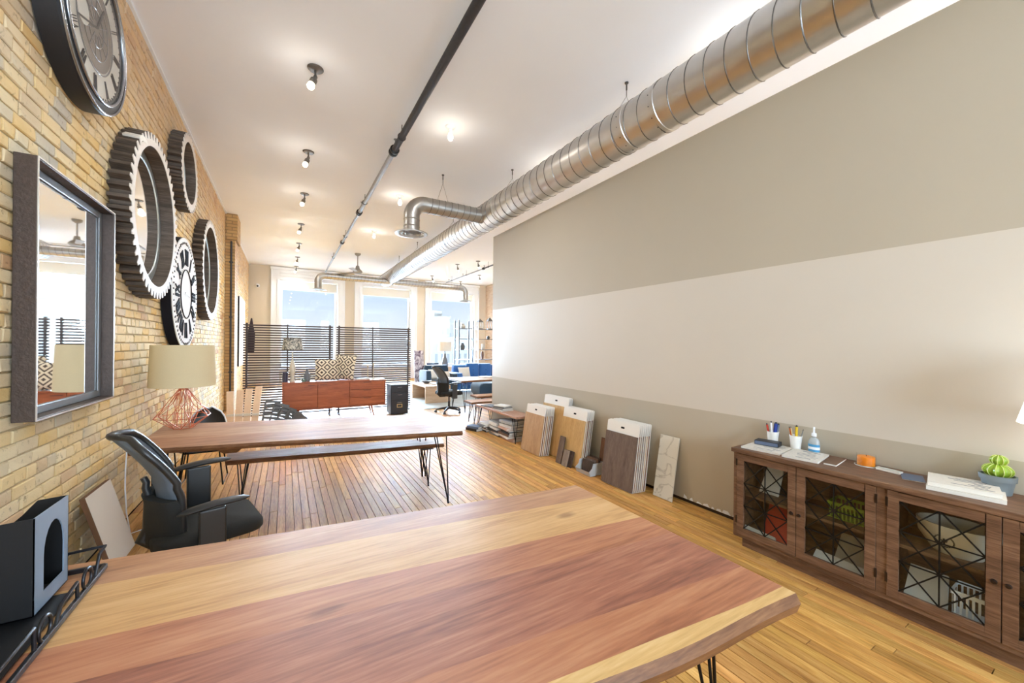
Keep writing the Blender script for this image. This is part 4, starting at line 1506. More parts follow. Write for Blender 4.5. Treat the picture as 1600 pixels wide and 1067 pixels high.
# ---------------------------------------------------------------- desk tray with magazine files, left end of the near table
tr = thing('desk_tray', 'dark iron desk tray with scrolls and rings at the left end of the near table', 'tray', (-.80, 1.80, .73))
M_tray = plain('burnished_iron', srgb(62, 63, 68), .32, .85, var=.15, nscale=30)
xa, xb, ya, yb, zb = -1.03, -.60, 1.40, 2.10, .742
fr_ = G()
for p, q in (((xb, ya, zb), (xb, yb, zb)), ((xa, ya, zb), (xa, yb, zb)), ((xa, ya, zb), (xb, ya, zb)), ((xa, yb, zb), (xb, yb, zb))):
    fr_.bar(p, q, .014, .018)
fr_.obj('base_frame', M_tray, tr, bevel=.003)
G().box(xa + .16, xb - .03, ya + .12, yb - .16, zb - .006, zb - .001).obj('base_plate', plain('black_tray_plate', srgb(40, 41, 44), .45, .5), tr)
def ring_pts(c, r, axis, k=24):
    return [((c[0], c[1] + r * math.cos(2 * PI * i / k), c[2] + r * math.sin(2 * PI * i / k)) if axis == 'x' else (c[0] + r * math.cos(2 * PI * i / k), c[1], c[2] + r * math.sin(2 * PI * i / k))) for i in range(k)]
def scroll_side(pts):
    G().tube(pts, .0055, 7).obj('scroll_rail', M_tray, tr, smooth=50)
zt = zb + .062
scroll_side([(xa + .06, ya, zt), (xb, ya + .02, zt), (xb, ya + .20, zt + .01), (xb, ya + .205, zb)])
scroll_side([(xb, ya + .32, zb + .005), (xb, ya + .35, zt - .012), (xb, ya + .46, zt), (xb, ya + .465, zb)])
scroll_side([(xb, yb - .10, zb), (xb, yb - .06, zt + .01), (xb, yb, zt + .015), (xb - .10, yb, zt + .01), (xb - .13, yb, zb + .03)])
scroll_side([(xb, ya, zt), (xb, ya, zb)])
for c_, ax in (((xb, ya + .26, zb + .036), 'x'), ((xb, yb - .16, zb + .036), 'x')):
    G().tube(ring_pts(c_, .034, ax), .005, 7, closed=True).obj('ring', M_tray, tr, smooth=60)
G().tube(ring_pts((xb - .17, yb, zb + .036), .034, 'y'), .005, 7, closed=True).obj('ring', M_tray, tr, smooth=60)
scroll_side([(xb - .22, yb, zb), (xb - .24, yb, zt), (xb - .38, yb, zt)])
M_file = plain('black_file_metal', srgb(20, 21, 24), .55, .3)
M_filef = plain('blue_grey_file_front', srgb(140, 158, 178), .35, .25, var=.08)
def magfile(label, x1, y0_, y1_, depth, top, low):
    z0_ = .751
    t_ = thing('magazine_file', label, 'file holder', (x1, (y0_ + y1_) / 2, z0_), 0, 'magazine files in the desk tray')
    # front with a tall arched finger slot
    ym, hw = (y0_ + y1_) / 2 + .012, (y1_ - y0_) * .30
    sl0, sl1 = z0_ + .10, z0_ + (top - z0_) * .52
    outer = [(y0_, z0_), (ym - hw, z0_), (ym - hw, sl1)]
    arch = [(ym - hw * math.cos(PI * i / 10), sl1 + hw * 1.5 * math.sin(PI * i / 10)) for i in range(11)]
    poly = [(y0_, z0_ + .05), (ym - hw, z0_ + .05)] + arch + [(ym + hw, z0_ + .05), (y1_, z0_ + .05), (y1_, top), (y0_, top)]
    G().prism(poly, x1 - .003, x1, axis='x').obj('front_panel', M_filef, t_)
    G().box(x1 - .003, x1, y0_, y1_, z0_, z0_ + .05).obj('front_foot', M_filef, t_)
    side = [(x1, z0_), (x1, top), (x1 - .075, top - .005), (x1 - .095, top - .03), (x1 - .11, low + .03), (x1 - .14, low), (x1 - depth, low - .02), (x1 - depth, z0_)]
    for yy_ in (y0_, y1_ - .003):
        g_ = G()
        v = [(a, yy_, b) for a, b in side] + [(a, yy_ + .003, b) for a, b in side]
        k = len(side)
        g_.add(v, [tuple(range(k)), tuple(range(2 * k - 1, k - 1, -1))] + [(i, (i + 1) % k, k + (i + 1) % k, k + i) for i in range(k)])
        g_.obj('side_panel', M_file, t_)
    G().box(x1 - depth, x1, y0_, y1_, z0_, z0_ + .003).obj('bottom_panel', M_file, t_)
    G().box(x1 - depth, x1 - depth + .003, y0_, y1_, z0_, low - .02).obj('back_panel', M_file, t_)
magfile('black magazine file with blue-grey arched front in the desk tray', -.675, 1.80, 2.02, .30, 1.06, .98)
book('paper_pad', 'reddish brown folder standing beside the magazine file', 'folder', (-.93, 1.70, .7485), .10, .14, .02, .2, COV['brown'], M_paper)
tis = G()
rt = random.Random(8)
v_ = []
for i in range(6):
    for j in range(5):
        v_.append((-.86 + i * .03 + rt.uniform(-.008, .008), 1.50 + j * .03 + rt.uniform(-.008, .008), .765 + rt.uniform(0, .035)))
f_ = [(i * 5 + j, i * 5 + j + 1, i * 5 + j + 6, i * 5 + j + 5) for i in range(5) for j in range(4)]
tis.add(v_, f_)
o = tis.obj('crumpled_paper', M_paper, smooth=70)
sol = o.modifiers.new('thick', 'SOLIDIFY')
sol.thickness = .004
tag(o, 'crumpled white paper lying in the near end of the tray', 'paper')

# ---------------------------------------------------------------- tiles leaning on the brick wall
def leaning(name, label, cat, base, w, h, th, tilt, rz, mat, edge=None, group=None):
    """flat board; local X is the front normal's opposite, Y the width, Z the height"""
    t_ = thing(name, label, cat, base, rz, group)
    t_.rotation_euler = (0, tilt, rz)
    G().box(0, th, -w / 2, w / 2, 0, h).obj('backing', edge or mat, t_, local=True, bevel=.003)
    G().box(-.002, 0, -w / 2 + .003, w / 2 - .003, .003, h - .003).obj('face', mat, t_, local=True)
    return t_
M_tile = plain('pale_marble_look', srgb(226, 222, 214), .35, var=.05, nscale=4)
leaning('tile_board', 'pale tile sample board with brown edge leaning on the brick wall', 'sample board', (-1.02, 3.94, 0), .44, .57, .03, math.radians(15), PI, M_tile, COV['brown'])
# marble tile on the right
def marble(name):
    m_, t_, b_ = nodes(name)
    setp(b_, Roughness=.25)
    geo = t_.nodes.new('ShaderNodeNewGeometry')
    mp = t_.nodes.new('ShaderNodeMapping')
    mp.inputs['Rotation'].default_value = (.6, .2, .3)
    nz = t_.nodes.new('ShaderNodeTexNoise')
    nz.inputs['Scale'].default_value = 3.5
    nz.inputs['Detail'].default_value = 8
    nz.inputs['Distortion'].default_value = 1.2
    rr_ = t_.nodes.new('ShaderNodeValToRGB')
    e_ = rr_.color_ramp.elements
    e_[0].position, e_[0].color = .475, srgb(222, 216, 202)
    e_[1].position, e_[1].color = .53, srgb(222, 216, 202)
    e_.new(.5).color = srgb(186, 178, 164)
    t_.links.new(geo.outputs['Position'], mp.inputs[0])
    t_.links.new(mp.outputs[0], nz.inputs['Vector'])
    t_.links.new(nz.outputs[0], rr_.inputs[0])
    t_.links.new(rr_.outputs[0], b_.inputs['Base Color'])
    return m_
leaning('marble_tile', 'tall veined cream marble tile leaning on the partition', 'tile', (3.463, 2.70, 0), .238, .66, .01, math.radians(10.5), 0, marble('veined_marble'), plain('tile_edge', srgb(205, 198, 184), .5))

# ---------------------------------------------------------------- flooring sample boards
M_board = plain('white_board', srgb(240, 236, 230), .5, var=.02)
M_raw = plain('cream_board_edge', srgb(226, 208, 180), .7)
FW = {k: wood('sample_' + k, srgb(*a), srgb(*b), srgb(*c), 'z', 1.2, .45, .3, contrast=.6) for k, (a, b, c) in {
    'oak': ((160, 122, 84), (190, 152, 112), (206, 172, 134)), 'honey': ((174, 134, 82), (202, 164, 110), (216, 182, 130)),
    'umber': ((84, 68, 60), (112, 94, 84), (136, 118, 106)), 'walnut': ((92, 62, 44), (124, 88, 66), (146, 110, 86)), 'grey': ((112, 98, 86), (142, 126, 112), (162, 148, 134)), 'dark': ((56, 42, 36), (78, 62, 54), (98, 80, 70))}.items()}
def sample_board(label, base, w, h, tilt, wd, rz=0, th=.012, group='flooring sample boards', head=.135):
    t_ = thing('sample_board', label, 'sample board', base, rz, group)
    t_.rotation_euler = (0, tilt, rz)
    po = [(a, b + h / 2) for a, b in rounded(w, h, .018, 4)]
    G().prism(po, 0, th * .5, axis='x').obj('backing', [M_board], t_, local=True)
    G().prism([(a, b + (h - head) / 2 + .006) for a, b in rounded(w - .012, h - head - .004, .004, 2)], -.018, 0, axis='x').obj('wood_face', FW[wd], t_, local=True, bevel=.001)
    sl = G().prism([(a, b + h - head * .48) for a, b in rounded(.055, .022, .0105, 4)], -.0006, 0, axis='x')
    sl.obj('handle_slot', M_black, t_, local=True)
    return t_
def board_stack(where, base_x, step, y, w, h, tilt, woods, jit=.004):
    rj = random.Random(len(where))
    for k, wd in enumerate(woods):
        pos = 'front board' if k == 0 else ('rearmost board' if k == len(woods) - 1 else '%s board from the front' % ORD[k])
        sample_board('%s with %s flooring, %s' % (pos, {'oak': 'light oak', 'honey': 'honey', 'umber': 'dark umber', 'walnut': 'walnut brown', 'grey': 'grey brown', 'dark': 'dark'}[wd], where),
                     (base_x + k * step, y + rj.uniform(-jit, jit) - k * .004, 0), w, h + rj.uniform(-.003, .004), tilt, wd)
tl = math.radians(9)
board_stack('stack by the book bench', 3.183, .027, 4.827, .50, .71, tl, ['oak', 'walnut', 'oak', 'grey', 'walnut', 'umber'])
board_stack('taller stack behind light oak boards', 3.395, .027, 4.62, .60, .86, math.radians(8), ['honey', 'walnut', 'grey'])
board_stack('middle stack of honey boards', 3.315, .026, 4.09, .49, .76, tl, ['honey', 'oak', 'walnut', 'grey', 'umber'])
board_stack('stack nearest the glass cabinet', 3.278, .027, 3.178, .485, .745, math.radians(8), ['umber', 'walnut', 'grey', 'umber', 'grey', 'oak', 'walnut'])
def plank_sample(label, base, w, h, tilt, rz, wd, th=.012):
    return leaning('plank_sample', label, 'wood sample', base, w, h, th, tilt, rz, FW[wd], FW['dark'], 'loose plank samples on the floor')
plank_sample('tall dark plank sample leaning on the honey boards', (3.235, 4.215, 0), .115, .37, math.radians(13), .0, 'umber')
plank_sample('short grey-brown plank sample in front of the honey boards', (3.222, 4.07, 0), .125, .22, math.radians(16), .0, 'grey')
plank_sample('short dark plank sample right behind the grey-brown one', (3.248, 4.02, 0), .125, .215, math.radians(16), .0, 'dark')
plank_sample('brown plank sample standing against the partition behind the bin', (3.50, 3.62, 0), .20, .43, math.radians(9), .0, 'walnut')
# bin with tile chips
bn = thing('plastic_bin', 'translucent white stacking bin between the sample board stacks', 'bin', (3.34, 3.74, 0))
M_bin = plain('milky_plastic', srgb(228, 230, 232), .35, var=.02, Transmission_Weight=.35)
x0_, x1_, y0_, y1_ = 3.24, 3.46, 3.57, 3.83
G().box(x0_, x1_, y0_, y1_, .004, .010).obj('bin_floor', M_bin, bn)
for yy_ in (y0_, y1_ - .004):
    side = [(x0_, .01), (x0_ - .02, .06), (x0_ + .03, .10), (x0_ + .05, .155), (x1_, .155), (x1_, .01)]
    g_ = G()
    k = len(side)
    g_.add([(a, yy_, b) for a, b in side] + [(a, yy_ + .004, b) for a, b in side], [tuple(range(k)), tuple(range(2 * k - 1, k - 1, -1))] + [(i, (i + 1) % k, k + (i + 1) % k, k + i) for i in range(k)])
    g_.obj('bin_side', M_bin, bn)
G().box(x1_ - .004, x1_, y0_, y1_, .01, .155).obj('bin_back', M_bin, bn)
G().hexa([(x0_, y0_, .01), (x0_ + .004, y0_, .01), (x0_ + .004, y1_, .01), (x0_, y1_, .01)], [(x0_ - .02, y0_, .06), (x0_ - .016, y0_, .06), (x0_ - .016, y1_, .06), (x0_ - .02, y1_, .06)]).obj('bin_front', M_bin, bn)
for k, wd in enumerate(('dark', 'umber', 'walnut', 'dark')):
    leaning('tile_chip', '%s small sample in the white bin' % ('foremost', 'second', 'third', 'rearmost')[k] + ', ' + ('black', 'umber', 'brown', 'charcoal')[k], 'wood sample',
            (x0_ + .055 + .035 * k, 3.70, .0115), .20, .16 + .01 * k, .012, math.radians(10), 0, FW[wd], FW['dark'], 'small samples in the bin')

# power cord hanging down the brick wall
cd_ = G().tube([(-1.19, 4.62, .72), (-1.19, 4.58, .50), (-1.17, 4.50, .36), (-1.14, 4.42, .18), (-1.10, 4.36, .02), (-1.02, 4.46, .008), (-.9, 4.9, .008)], .005, 6).obj('power_cord', M_white, smooth=60)
tag(cd_, 'white power cord hanging down the brick wall behind the office chair', 'cord')

# ---------------------------------------------------------------- display cabinet
CX0, CX1, CY0, CY1, CZ = 3.17, 3.585, -.10, 1.78, .80
cab = thing('display_cabinet', 'long brown oak display cabinet with four lattice glass doors', 'cabinet', (3.38, .84, 0))
G().box(CX0 - .02, CX1, CY0 - .015, CY1 + .015, CZ - .035, CZ).obj('cabinet_top', M_walnut, cab, bevel=.005)
for yy in ((CY0, CY0 + .028), (CY1 - .028, CY1)):
    G().box(CX0, CX1, yy[0], yy[1], .09, CZ - .035).obj('side_panel', M_walnut, cab)
G().box(CX0 + .05, CX1, CY0 + .04, CY1 - .045, 0, .09).obj('plinth', M_walnut, cab)
G().box(CX0 + .025, CX1, CY0 + .028, CY1 - .028, .09, .115).obj('cabinet_floor', M_walnut, cab)
G().box(CX1 - .012, CX1, CY0 + .028, CY1 - .028, .115, CZ - .035).obj('back_panel', M_walnut, cab)
G().box(CX0 + .05, CX1 - .012, CY0 + .028, CY1 - .028, .415, .435).obj('shelf', M_walnut, cab)
G().box(CX0 + .004, CX0 + .03, CY0, CY1, .085, .112).obj('bottom_rail', M_walnut, cab)
G().box(CX0 + .02, CX1 - .012, .855, .897, .112, CZ - .035).obj('partition', M_walnut, cab)
G().box(CX0, CX0 + .022, .852, .900, .112, CZ - .035).obj('stile', M_walnut, cab)
M_cglass = clear_pane('cabinet_glass', (.93, .95, .94, 1))
M_knob = plain('dark_bronze_knob', srgb(66, 56, 50), .35, .8)
M_lattice = plain('black_lattice', srgb(22, 21, 21), .45, .4)
def cab_door(y0, y1, knob_side):
    z0, z1 = .116, CZ - .040
    s = .052
    xf = CX0 - .008
    d = G().box(xf, CX0 + .014, y0, y0 + s, z0, z1).box(xf, CX0 + .014, y1 - s, y1, z0, z1).box(xf, CX0 + .014, y0 + s, y1 - s, z0, z0 + s).box(xf, CX0 + .014, y0 + s, y1 - s, z1 - s, z1)
    d = d.obj('door', M_walnut, cab, bevel=.002)
    a0, a1, b0, b1 = y0 + s, y1 - s, z0 + s, z1 - s
    G().box(CX0 + .006, CX0 + .009, a0, a1, b0, b1).obj('glass_pane', M_cglass, d)
    xl = CX0 + .001
    ym = (a0 + a1) / 2
    hz = (b1 - b0) / 3
    L = [((ym, b0), (ym, b1)), ((a0, b0 + hz), (a1, b0 + hz)), ((a0, b0 + 2 * hz), (a1, b0 + 2 * hz))]
    ys = (a0, ym, a1)
    for dirn in (1, -1):
        cols = ys if dirn == 1 else ys[::-1]
        L += [((cols[0], b0 + hz * 2), (cols[1], b1)), ((cols[0], b0 + hz), (cols[2], b1)), ((cols[0], b0), (cols[2], b0 + 2 * hz)), ((cols[1], b0), (cols[2], b0 + hz))]
    for k, (p, q) in enumerate(L):
        off = .0 if k < 3 else (.0015 if k < 7 else -.0015)
        G().bar((xl + off, p[0], p[1]), (xl + off, q[0], q[1]), .007, .005, up=(1, 0, 0)).obj('lattice_bar', M_lattice, d)
    ky = y0 + s * .42 if knob_side < 0 else y1 - s * .42
    G().lathe([(0, -.026), (.010, -.024), (.013, -.016), (.008, -.008), (.006, 0), (.009, .002)], 14, (xf, ky, .425), 'x').obj('knob', M_knob, d, smooth=50)
    hy = y1 - .002 if knob_side < 0 else y0 - .004
    for zz in (.20, .66):
        G().box(xf - .003, xf + .004, hy - .003, hy + .009, zz, zz + .055).obj('hinge', M_knob, d)
cab_door(1.335, 1.752, -1)
cab_door(.902, 1.331, 1)
cab_door(.415, .850, -1)
cab_door(-.07, .411, 1)

# contents of the cabinet
def bowl_prof(r0, r1, h, th):
    return [(0, 0), (r0, 0), (r1, h * .55), (r1 * 1.06, h), (r1 * 1.06 - th, h), (r1 - th, h * .55), (r0 * .9, th), (0, th)]
bw_ = thing('bowl', 'cream oval bowl with a dark wreath emblem inside the cabinet', 'bowl', (3.36, .62, .4355))
bx0, by0, bz0 = 3.36, .60, .4355
G().lathe(bowl_prof(.085, .135, .17, .008), 40, (bx0, by0, bz0), 'z', .85, 1.18).obj('bowl_body', plain('cream_ceramic', srgb(214, 206, 190), .35), bw_, smooth=50)
em = G()
def on_bowl(u, v):
    # point on the front wall of the bowl: u along Y, v up
    zz = bz0 + .085 + v
    f_ = min(1, (zz - bz0) / .0935)
    r_ = .085 + (.135 - .085) * f_ if f_ < 1 else .135
    rr_ = r_ + .001 + (.02 * max(0, v) * .6)
    yy = u
    cc = max(0, 1 - (yy / (rr_ * 1.18)) ** 2)
    return (bx0 - rr_ * .85 * math.sqrt(cc) - .0025, by0 + yy + .03, zz)
for k in range(22):
    a = math.radians(-235 + k * 290 / 21)
    c_, s_ = math.cos(a), math.sin(a)
    for o_ in (-.35, .35):
        p = on_bowl(.038 * c_, .034 * s_)
        q = on_bowl(.038 * c_ + .011 * math.cos(a + PI / 2 + o_), .034 * s_ + .011 * math.sin(a + PI / 2 + o_))
        em.tube([p, q], [.0022, .0006], 5)
for (p, q, r_) in (((0, -.014), (0, .016), .004), ((-.014, .006), (0, .002), .0025), ((.014, .006), (0, .002), .0025), ((-.012, -.002), (0, -.002), .002), ((.012, -.002), (0, -.002), .002)):
    em.tube([on_bowl(*p), on_bowl(*q)], r_, 6)
for k in range(5):
    em.tube([on_bowl(-.016 + k * .008, -.024), on_bowl(-.013 + k * .008, -.024)], .0018, 5)
em.obj('wreath_emblem', M_darkface, bw_)
def slanted_sheet(name, label, cat, pts, th, mat, group=None):
    a = Vector(pts[1]) - Vector(pts[0])
    b = Vector(pts[3]) - Vector(pts[0])
    n_ = a.cross(b).normalized() * th
    c_ = Vector(pts[0])
    t_ = thing(name, label, cat, tuple(c_), 0, group)
    g_ = G().hexa([Vector(p) for p in pts], [Vector(p) + n_ for p in pts])
    g_.obj('sheet', mat, t_)
    return t_
M_red = plain('red_card', srgb(196, 52, 30), .5)
M_green = plain('lime_plastic', srgb(140, 170, 60), .45)
slanted_sheet('red_folder', 'bright red folder leaning inside the left end of the cabinet', 'folder', [(3.30, 1.36, .117), (3.30, 1.62, .117), (3.46, 1.64, .36), (3.46, 1.40, .36)], .012, M_red)
slanted_sheet('paper_stack', 'white papers lying at the bottom behind the first lattice door', 'papers', [(3.25, 1.50, .117), (3.25, 1.74, .117), (3.27, 1.74, .16), (3.27, 1.52, .15)], .02, M_paper)
slanted_sheet('catalogue', 'pale catalogue leaning on the upper shelf behind the first door', 'catalogue', [(3.36, 1.54, .437), (3.36, 1.68, .437), (3.50, 1.66, .70), (3.50, 1.55, .70)], .012, M_paper)
slanted_sheet('paper_stack', 'loose white brochures at the bottom behind the second door', 'papers', [(3.22, .93, .117), (3.22, 1.26, .117), (3.30, 1.26, .175), (3.30, .96, .16)], .015, M_paper)
slanted_sheet('brochure', 'single pale brochure leaning behind the second door', 'brochure', [(3.36, 1.00, .117), (3.36, 1.18, .117), (3.44, 1.16, .30), (3.44, 1.02, .30)], .008, plain('grey_paper', srgb(190, 184, 174), .8))
slanted_sheet('paper_stack', 'pale papers at the bottom behind the third door', 'papers', [(3.26, .62, .117), (3.26, .80, .117), (3.40, .80, .27), (3.40, .64, .27)], .03, M_paper)
def basket(label, x0, x1, y0, y1, z0, h, mat):
    t_ = thing('plastic_basket', label, 'basket', ((x0 + x1) / 2, (y0 + y1) / 2, z0))
    G().box(x0, x1, y0, y1, z0, z0 + .006).obj('basket_floor', mat, t_)
    G().box(x0, x0 + .004, y0, y1, z0 + h - .022, z0 + h).box(x1 - .004, x1, y0, y1, z0 + h - .022, z0 + h).box(x0, x1, y0, y0 + .004, z0 + h - .022, z0 + h).box(x0, x1, y1 - .004, y1, z0 + h - .022, z0 + h).obj('basket_rim', mat, t_)
    k = 0
    yy = y0 + .012
    while yy < y1 - .008:
        for xx in (x0, x1 - .003):
            G().box(xx, xx + .003, yy - .004, yy + .004, z0 + .006, z0 + h - .022).obj('basket_slat', mat, t_)
        yy += .022
    for xx in (x0 + .04, x0 + .09, x0 + .14):
        for yy in (y0, y1 - .003):
            G().box(xx - .005, xx + .005, yy, yy + .003, z0 + .006, z0 + h - .022).obj('basket_slat', mat, t_)
    return t_
basket('lime green slotted basket on the shelf behind the second door', 3.30, 3.48, .99, 1.20, .436, .11, M_green)
basket('small white slotted basket at the bottom behind the third door', 3.22, 3.38, .46, .60, .116, .16, M_white)
basket('white slotted basket at the bottom behind the fourth door', 3.24, 3.42, .20, .34, .116, .17, M_white)

# things on the cabinet top
ZC = CZ + .0005
def mag_flat(name, label, cat, x, y, z, w, d, h, rz, mat, lines=True):
    t_ = thing(name, label, cat, (x, y, z), rz)
    G().box(-w / 2, w / 2, -d / 2, d / 2, 0, h).obj('pages', M_paper, t_, local=True, bevel=.001)
    G().box(-w / 2 - .001, w / 2 + .001, -d / 2 - .001, d / 2 + .001, h, h + .0012).obj('cover', mat, t_, local=True)
    if lines:
        rl = random.Random(int(y * 1000))
        g_ = G()
        for k in range(7):
            a = -w / 2 + .02 + k * (w - .04) / 7
            b = -d / 2 + rl.uniform(.02, .06)
            g_.box(a, a + rl.uniform(.004, .014), b, b + rl.uniform(.05, d * .6), h + .0012, h + .0016)
        g_.obj('cover_print', plain('grey_print', srgb(120, 124, 130), .7), t_, local=True)
    return t_
M_map = plain('pale_newsprint', srgb(218, 212, 202), .7, var=.12, nscale=60)
mag_flat('newspaper', 'folded pale newspaper under the dark box at the cabinet end', 'newspaper', 3.36, 1.62, ZC, .30, .27, .012, .1, M_map)
mag_flat('magazine', 'open pale magazine with diagrams lying on the cabinet', 'magazine', 3.37, 1.36, ZC, .30, .22, .014, .15, M_map)
mag_flat('notebook', 'thin brown notebook under the open magazine', 'notebook', 3.40, 1.19, ZC, .26, .07, .010, .12, COV['brown'], False)
dk = thing('card_box', 'small dark slate box lying on the newspaper', 'box', (3.43, 1.65, ZC + .0145), .2)
G().box(-.05, .05, -.085, .085, 0, .034).obj('box_body', COV['black'], dk, local=True, bevel=.003)
G().box(-.052, -.05, -.08, .08, .004, .03).obj('box_label', COV['blue'], dk, local=True)
def cup(label, x, y, tools):
    t_ = thing('pencil_cup', label, 'cup', (x, y, ZC), 0, 'white pencil cups')
    G().lathe([(0, 0), (.032, 0), (.043, .115), (.040, .115), (.030, .005), (0, .005)], 28, (x, y, ZC)).obj('cup_body', plain('white_cup_plastic', srgb(238, 236, 232), .4), t_, smooth=40)
    for k, (nm, lb, dx, dy, top, r_, mat) in enumerate(tools):
        o_ = thing(nm, lb, nm, (x + dx * .3, y + dy * .3, ZC + .006))
        p, q = Vector((x + dx * .3, y + dy * .3, ZC + .008)), Vector((x + dx, y + dy, ZC + top))
        G().tube([p, q], r_, 8).obj('barrel', mat, o_, smooth=50)
        G().tube([q, q + (q - p).normalized() * .012], [r_ * .9, r_ * .4], 8).obj('tip', COV['black'], o_, smooth=50)
M_blue = plain('royal_blue_plastic', srgb(30, 60, 150), .4)
M_yel = plain('yellow_plastic', srgb(232, 196, 40), .4)
M_orange = plain('orange_plastic', srgb(232, 120, 40), .4)
cup('white pencil cup with red and blue markers', 3.52, 1.655, [('marker', 'red marker in the left pencil cup', -.01, .042, .165, .008, M_red), ('marker', 'thick blue marker in the left pencil cup', .0, -.022, .185, .013, M_blue),
    ('marker', 'white marker in the left pencil cup', -.02, .005, .19, .007, M_white), ('scissors_handle', 'dark blue scissors handle in the left pencil cup', .015, -.035, .175, .010, COV['blue'])])
cup('white pencil cup with yellow pencils', 3.525, 1.49, [('pencil', 'orange pencil tilted left in the right pencil cup', .0, .045, .165, .005, M_orange), ('pencil', 'pale wooden pencil in the right pencil cup', -.01, .03, .17, .004, plain('pale_pencil', srgb(222, 190, 140), .5)),
    ('highlighter', 'thick yellow highlighter in the right pencil cup', .0, -.005, .185, .010, M_yel), ('pen', 'grey pen tilted right in the right pencil cup', .01, -.045, .16, .004, COV['grey'])])
sb_ = thing('hand_sanitizer', 'clear pump bottle of sanitizer with blue label on the cabinet', 'bottle', (3.52, 1.365, ZC))
px_, py_ = 3.52, 1.365
G().lathe([(0, 0), (.030, 0), (.033, .006), (.033, .095), (.024, .118), (.012, .125), (.012, .135), (0, .135)], 26, (px_, py_, ZC), 'z', .8, 1.1).obj('bottle', plain('clear_bottle_plastic', srgb(226, 234, 238), .15, Transmission_Weight=.5), sb_, smooth=40)
G().lathe([(.0338, .02), (.0338, .075)], 26, (px_, py_, ZC), 'z', .8, 1.1).obj('label_band', plain('sky_blue_label', srgb(70, 150, 200), .5), sb_, smooth=40)
G().lathe([(.0342, .036), (.0342, .056)], 26, (px_, py_, ZC), 'z', .8, 1.1).obj('label_stripe', M_white, sb_, smooth=40)
G().lathe([(0, .135), (.016, .135), (.016, .158), (.006, .162), (.006, .19), (0, .19)], 16, (px_, py_, ZC)).obj('pump_collar', M_white, sb_, smooth=40)
G().tube([(px_, py_, ZC + .19), (px_, py_, ZC + .2), (px_ - .012, py_ - .006, ZC + .203), (px_ - .04, py_ - .015, ZC + .195)], .006, 8).obj('pump_spout', M_white, sb_, smooth=50)
cd = thing('candle', 'orange candle in a clear glass jar on the cabinet', 'candle', (3.5, 1.05, ZC))
G().lathe([(0, .004), (.048, .004), (.048, .06), (.044, .064), (0, .064)], 32, (3.5, 1.05, ZC)).obj('wax', plain('orange_wax', srgb(240, 140, 30), .4, Subsurface_Weight=.15), cd, smooth=40)
G().lathe([(0, 0), (.060, 0), (.060, .008), (.053, .012), (.053, .078), (.050, .078), (.050, .012)], 32, (3.5, 1.05, ZC)).obj('glass_jar', clear_pane('jar_glass'), cd, smooth=40)
G().tube([(3.5, 1.05, ZC + .062), (3.502, 1.05, ZC + .074)], .0014, 5).obj('wick', M_black, cd)
G().lathe([(.0605, 0), (.0625, 0), (.0625, .006), (.0605, .006)], 32, (3.5, 1.05, ZC)).obj('jar_foot', plain('pale_ring', srgb(220, 216, 210), .3), cd, smooth=40)
sm = thing('sample_tile', 'small white tile strip beside the candle', 'tile', (3.46, .92, ZC), -.15)
G().box(-.02, .02, -.062, .062, 0, .014).obj('tile_body', M_board, sm, local=True, bevel=.001)
G().box(-.0205, .0205, -.063, .063, .014, .0155).obj('tile_glaze', plain('pale_glaze', srgb(214, 220, 214), .15), sm, local=True)
mag_flat('pamphlet', 'thin blue-grey pamphlet beside the book pile on the cabinet', 'pamphlet', 3.42, .80, ZC, .16, .10, .004, .3, COV['blue'], False)
mag_flat('book', 'lower thick cream book of the pile on the cabinet', 'book', 3.37, .575, ZC, .25, .29, .022, .16, M_map, False)
mag_flat('book', 'upper book with a drawing on the cover, on the cabinet', 'book', 3.375, .585, ZC + .0237, .24, .27, .024, .20, M_map)
pn = thing('cactus_pot', 'green ceramic cactus in a grey pot on the cabinet', 'plant', (3.505, .475, ZC))
M_pot = plain('blue_grey_pot', srgb(118, 128, 134), .5)
G().lathe([(0, 0), (.052, 0), (.064, .075), (.070, .075), (.072, .105), (.064, .105), (.062, .092), (0, .092)], 32, (3.505, .475, ZC)).obj('pot', M_pot, pn, smooth=35)
M_cact = plain('lime_cactus_glaze', srgb(142, 176, 48), .25, spec=.6)
M_rib = plain('pale_cactus_rib', srgb(216, 228, 140), .3)
def melon(c, r, h, nr):
    g_ = G()
    v, f = [], []
    n_, m_ = nr * 4, 10
    for i in range(m_ + 1):
        a = -PI / 2 + PI * i / m_
        for k in range(n_):
            b = 2 * PI * k / n_
            rr_ = r * math.cos(a) * (1 + .10 * math.cos(b * nr))
            v.append((c[0] + rr_ * math.cos(b), c[1] + rr_ * math.sin(b), c[2] + h * math.sin(a)))
    for i in range(m_):
        for k in range(n_):
            f.append((i * n_ + k, i * n_ + (k + 1) % n_, (i + 1) * n_ + (k + 1) % n_, (i + 1) * n_ + k))
    o_ = g_.add(v, f).obj('cactus_body', M_cact, pn, smooth=70)
    for k in range(nr):
        b = 2 * PI * k / nr
        pts = []
        for i in range(1, 10):
            a = -PI / 2 + PI * i / 10
            rr_ = r * math.cos(a) * 1.10 + .0005
            pts.append((c[0] + rr_ * math.cos(b), c[1] + rr_ * math.sin(b), c[2] + h * math.sin(a)))
        G().tube(pts, .0018, 5).obj('rib', M_rib, o_)
melon((3.505, .475, ZC + .128), .054, .040, 12)
melon((3.507, .472, ZC + .186), .032, .030, 10)
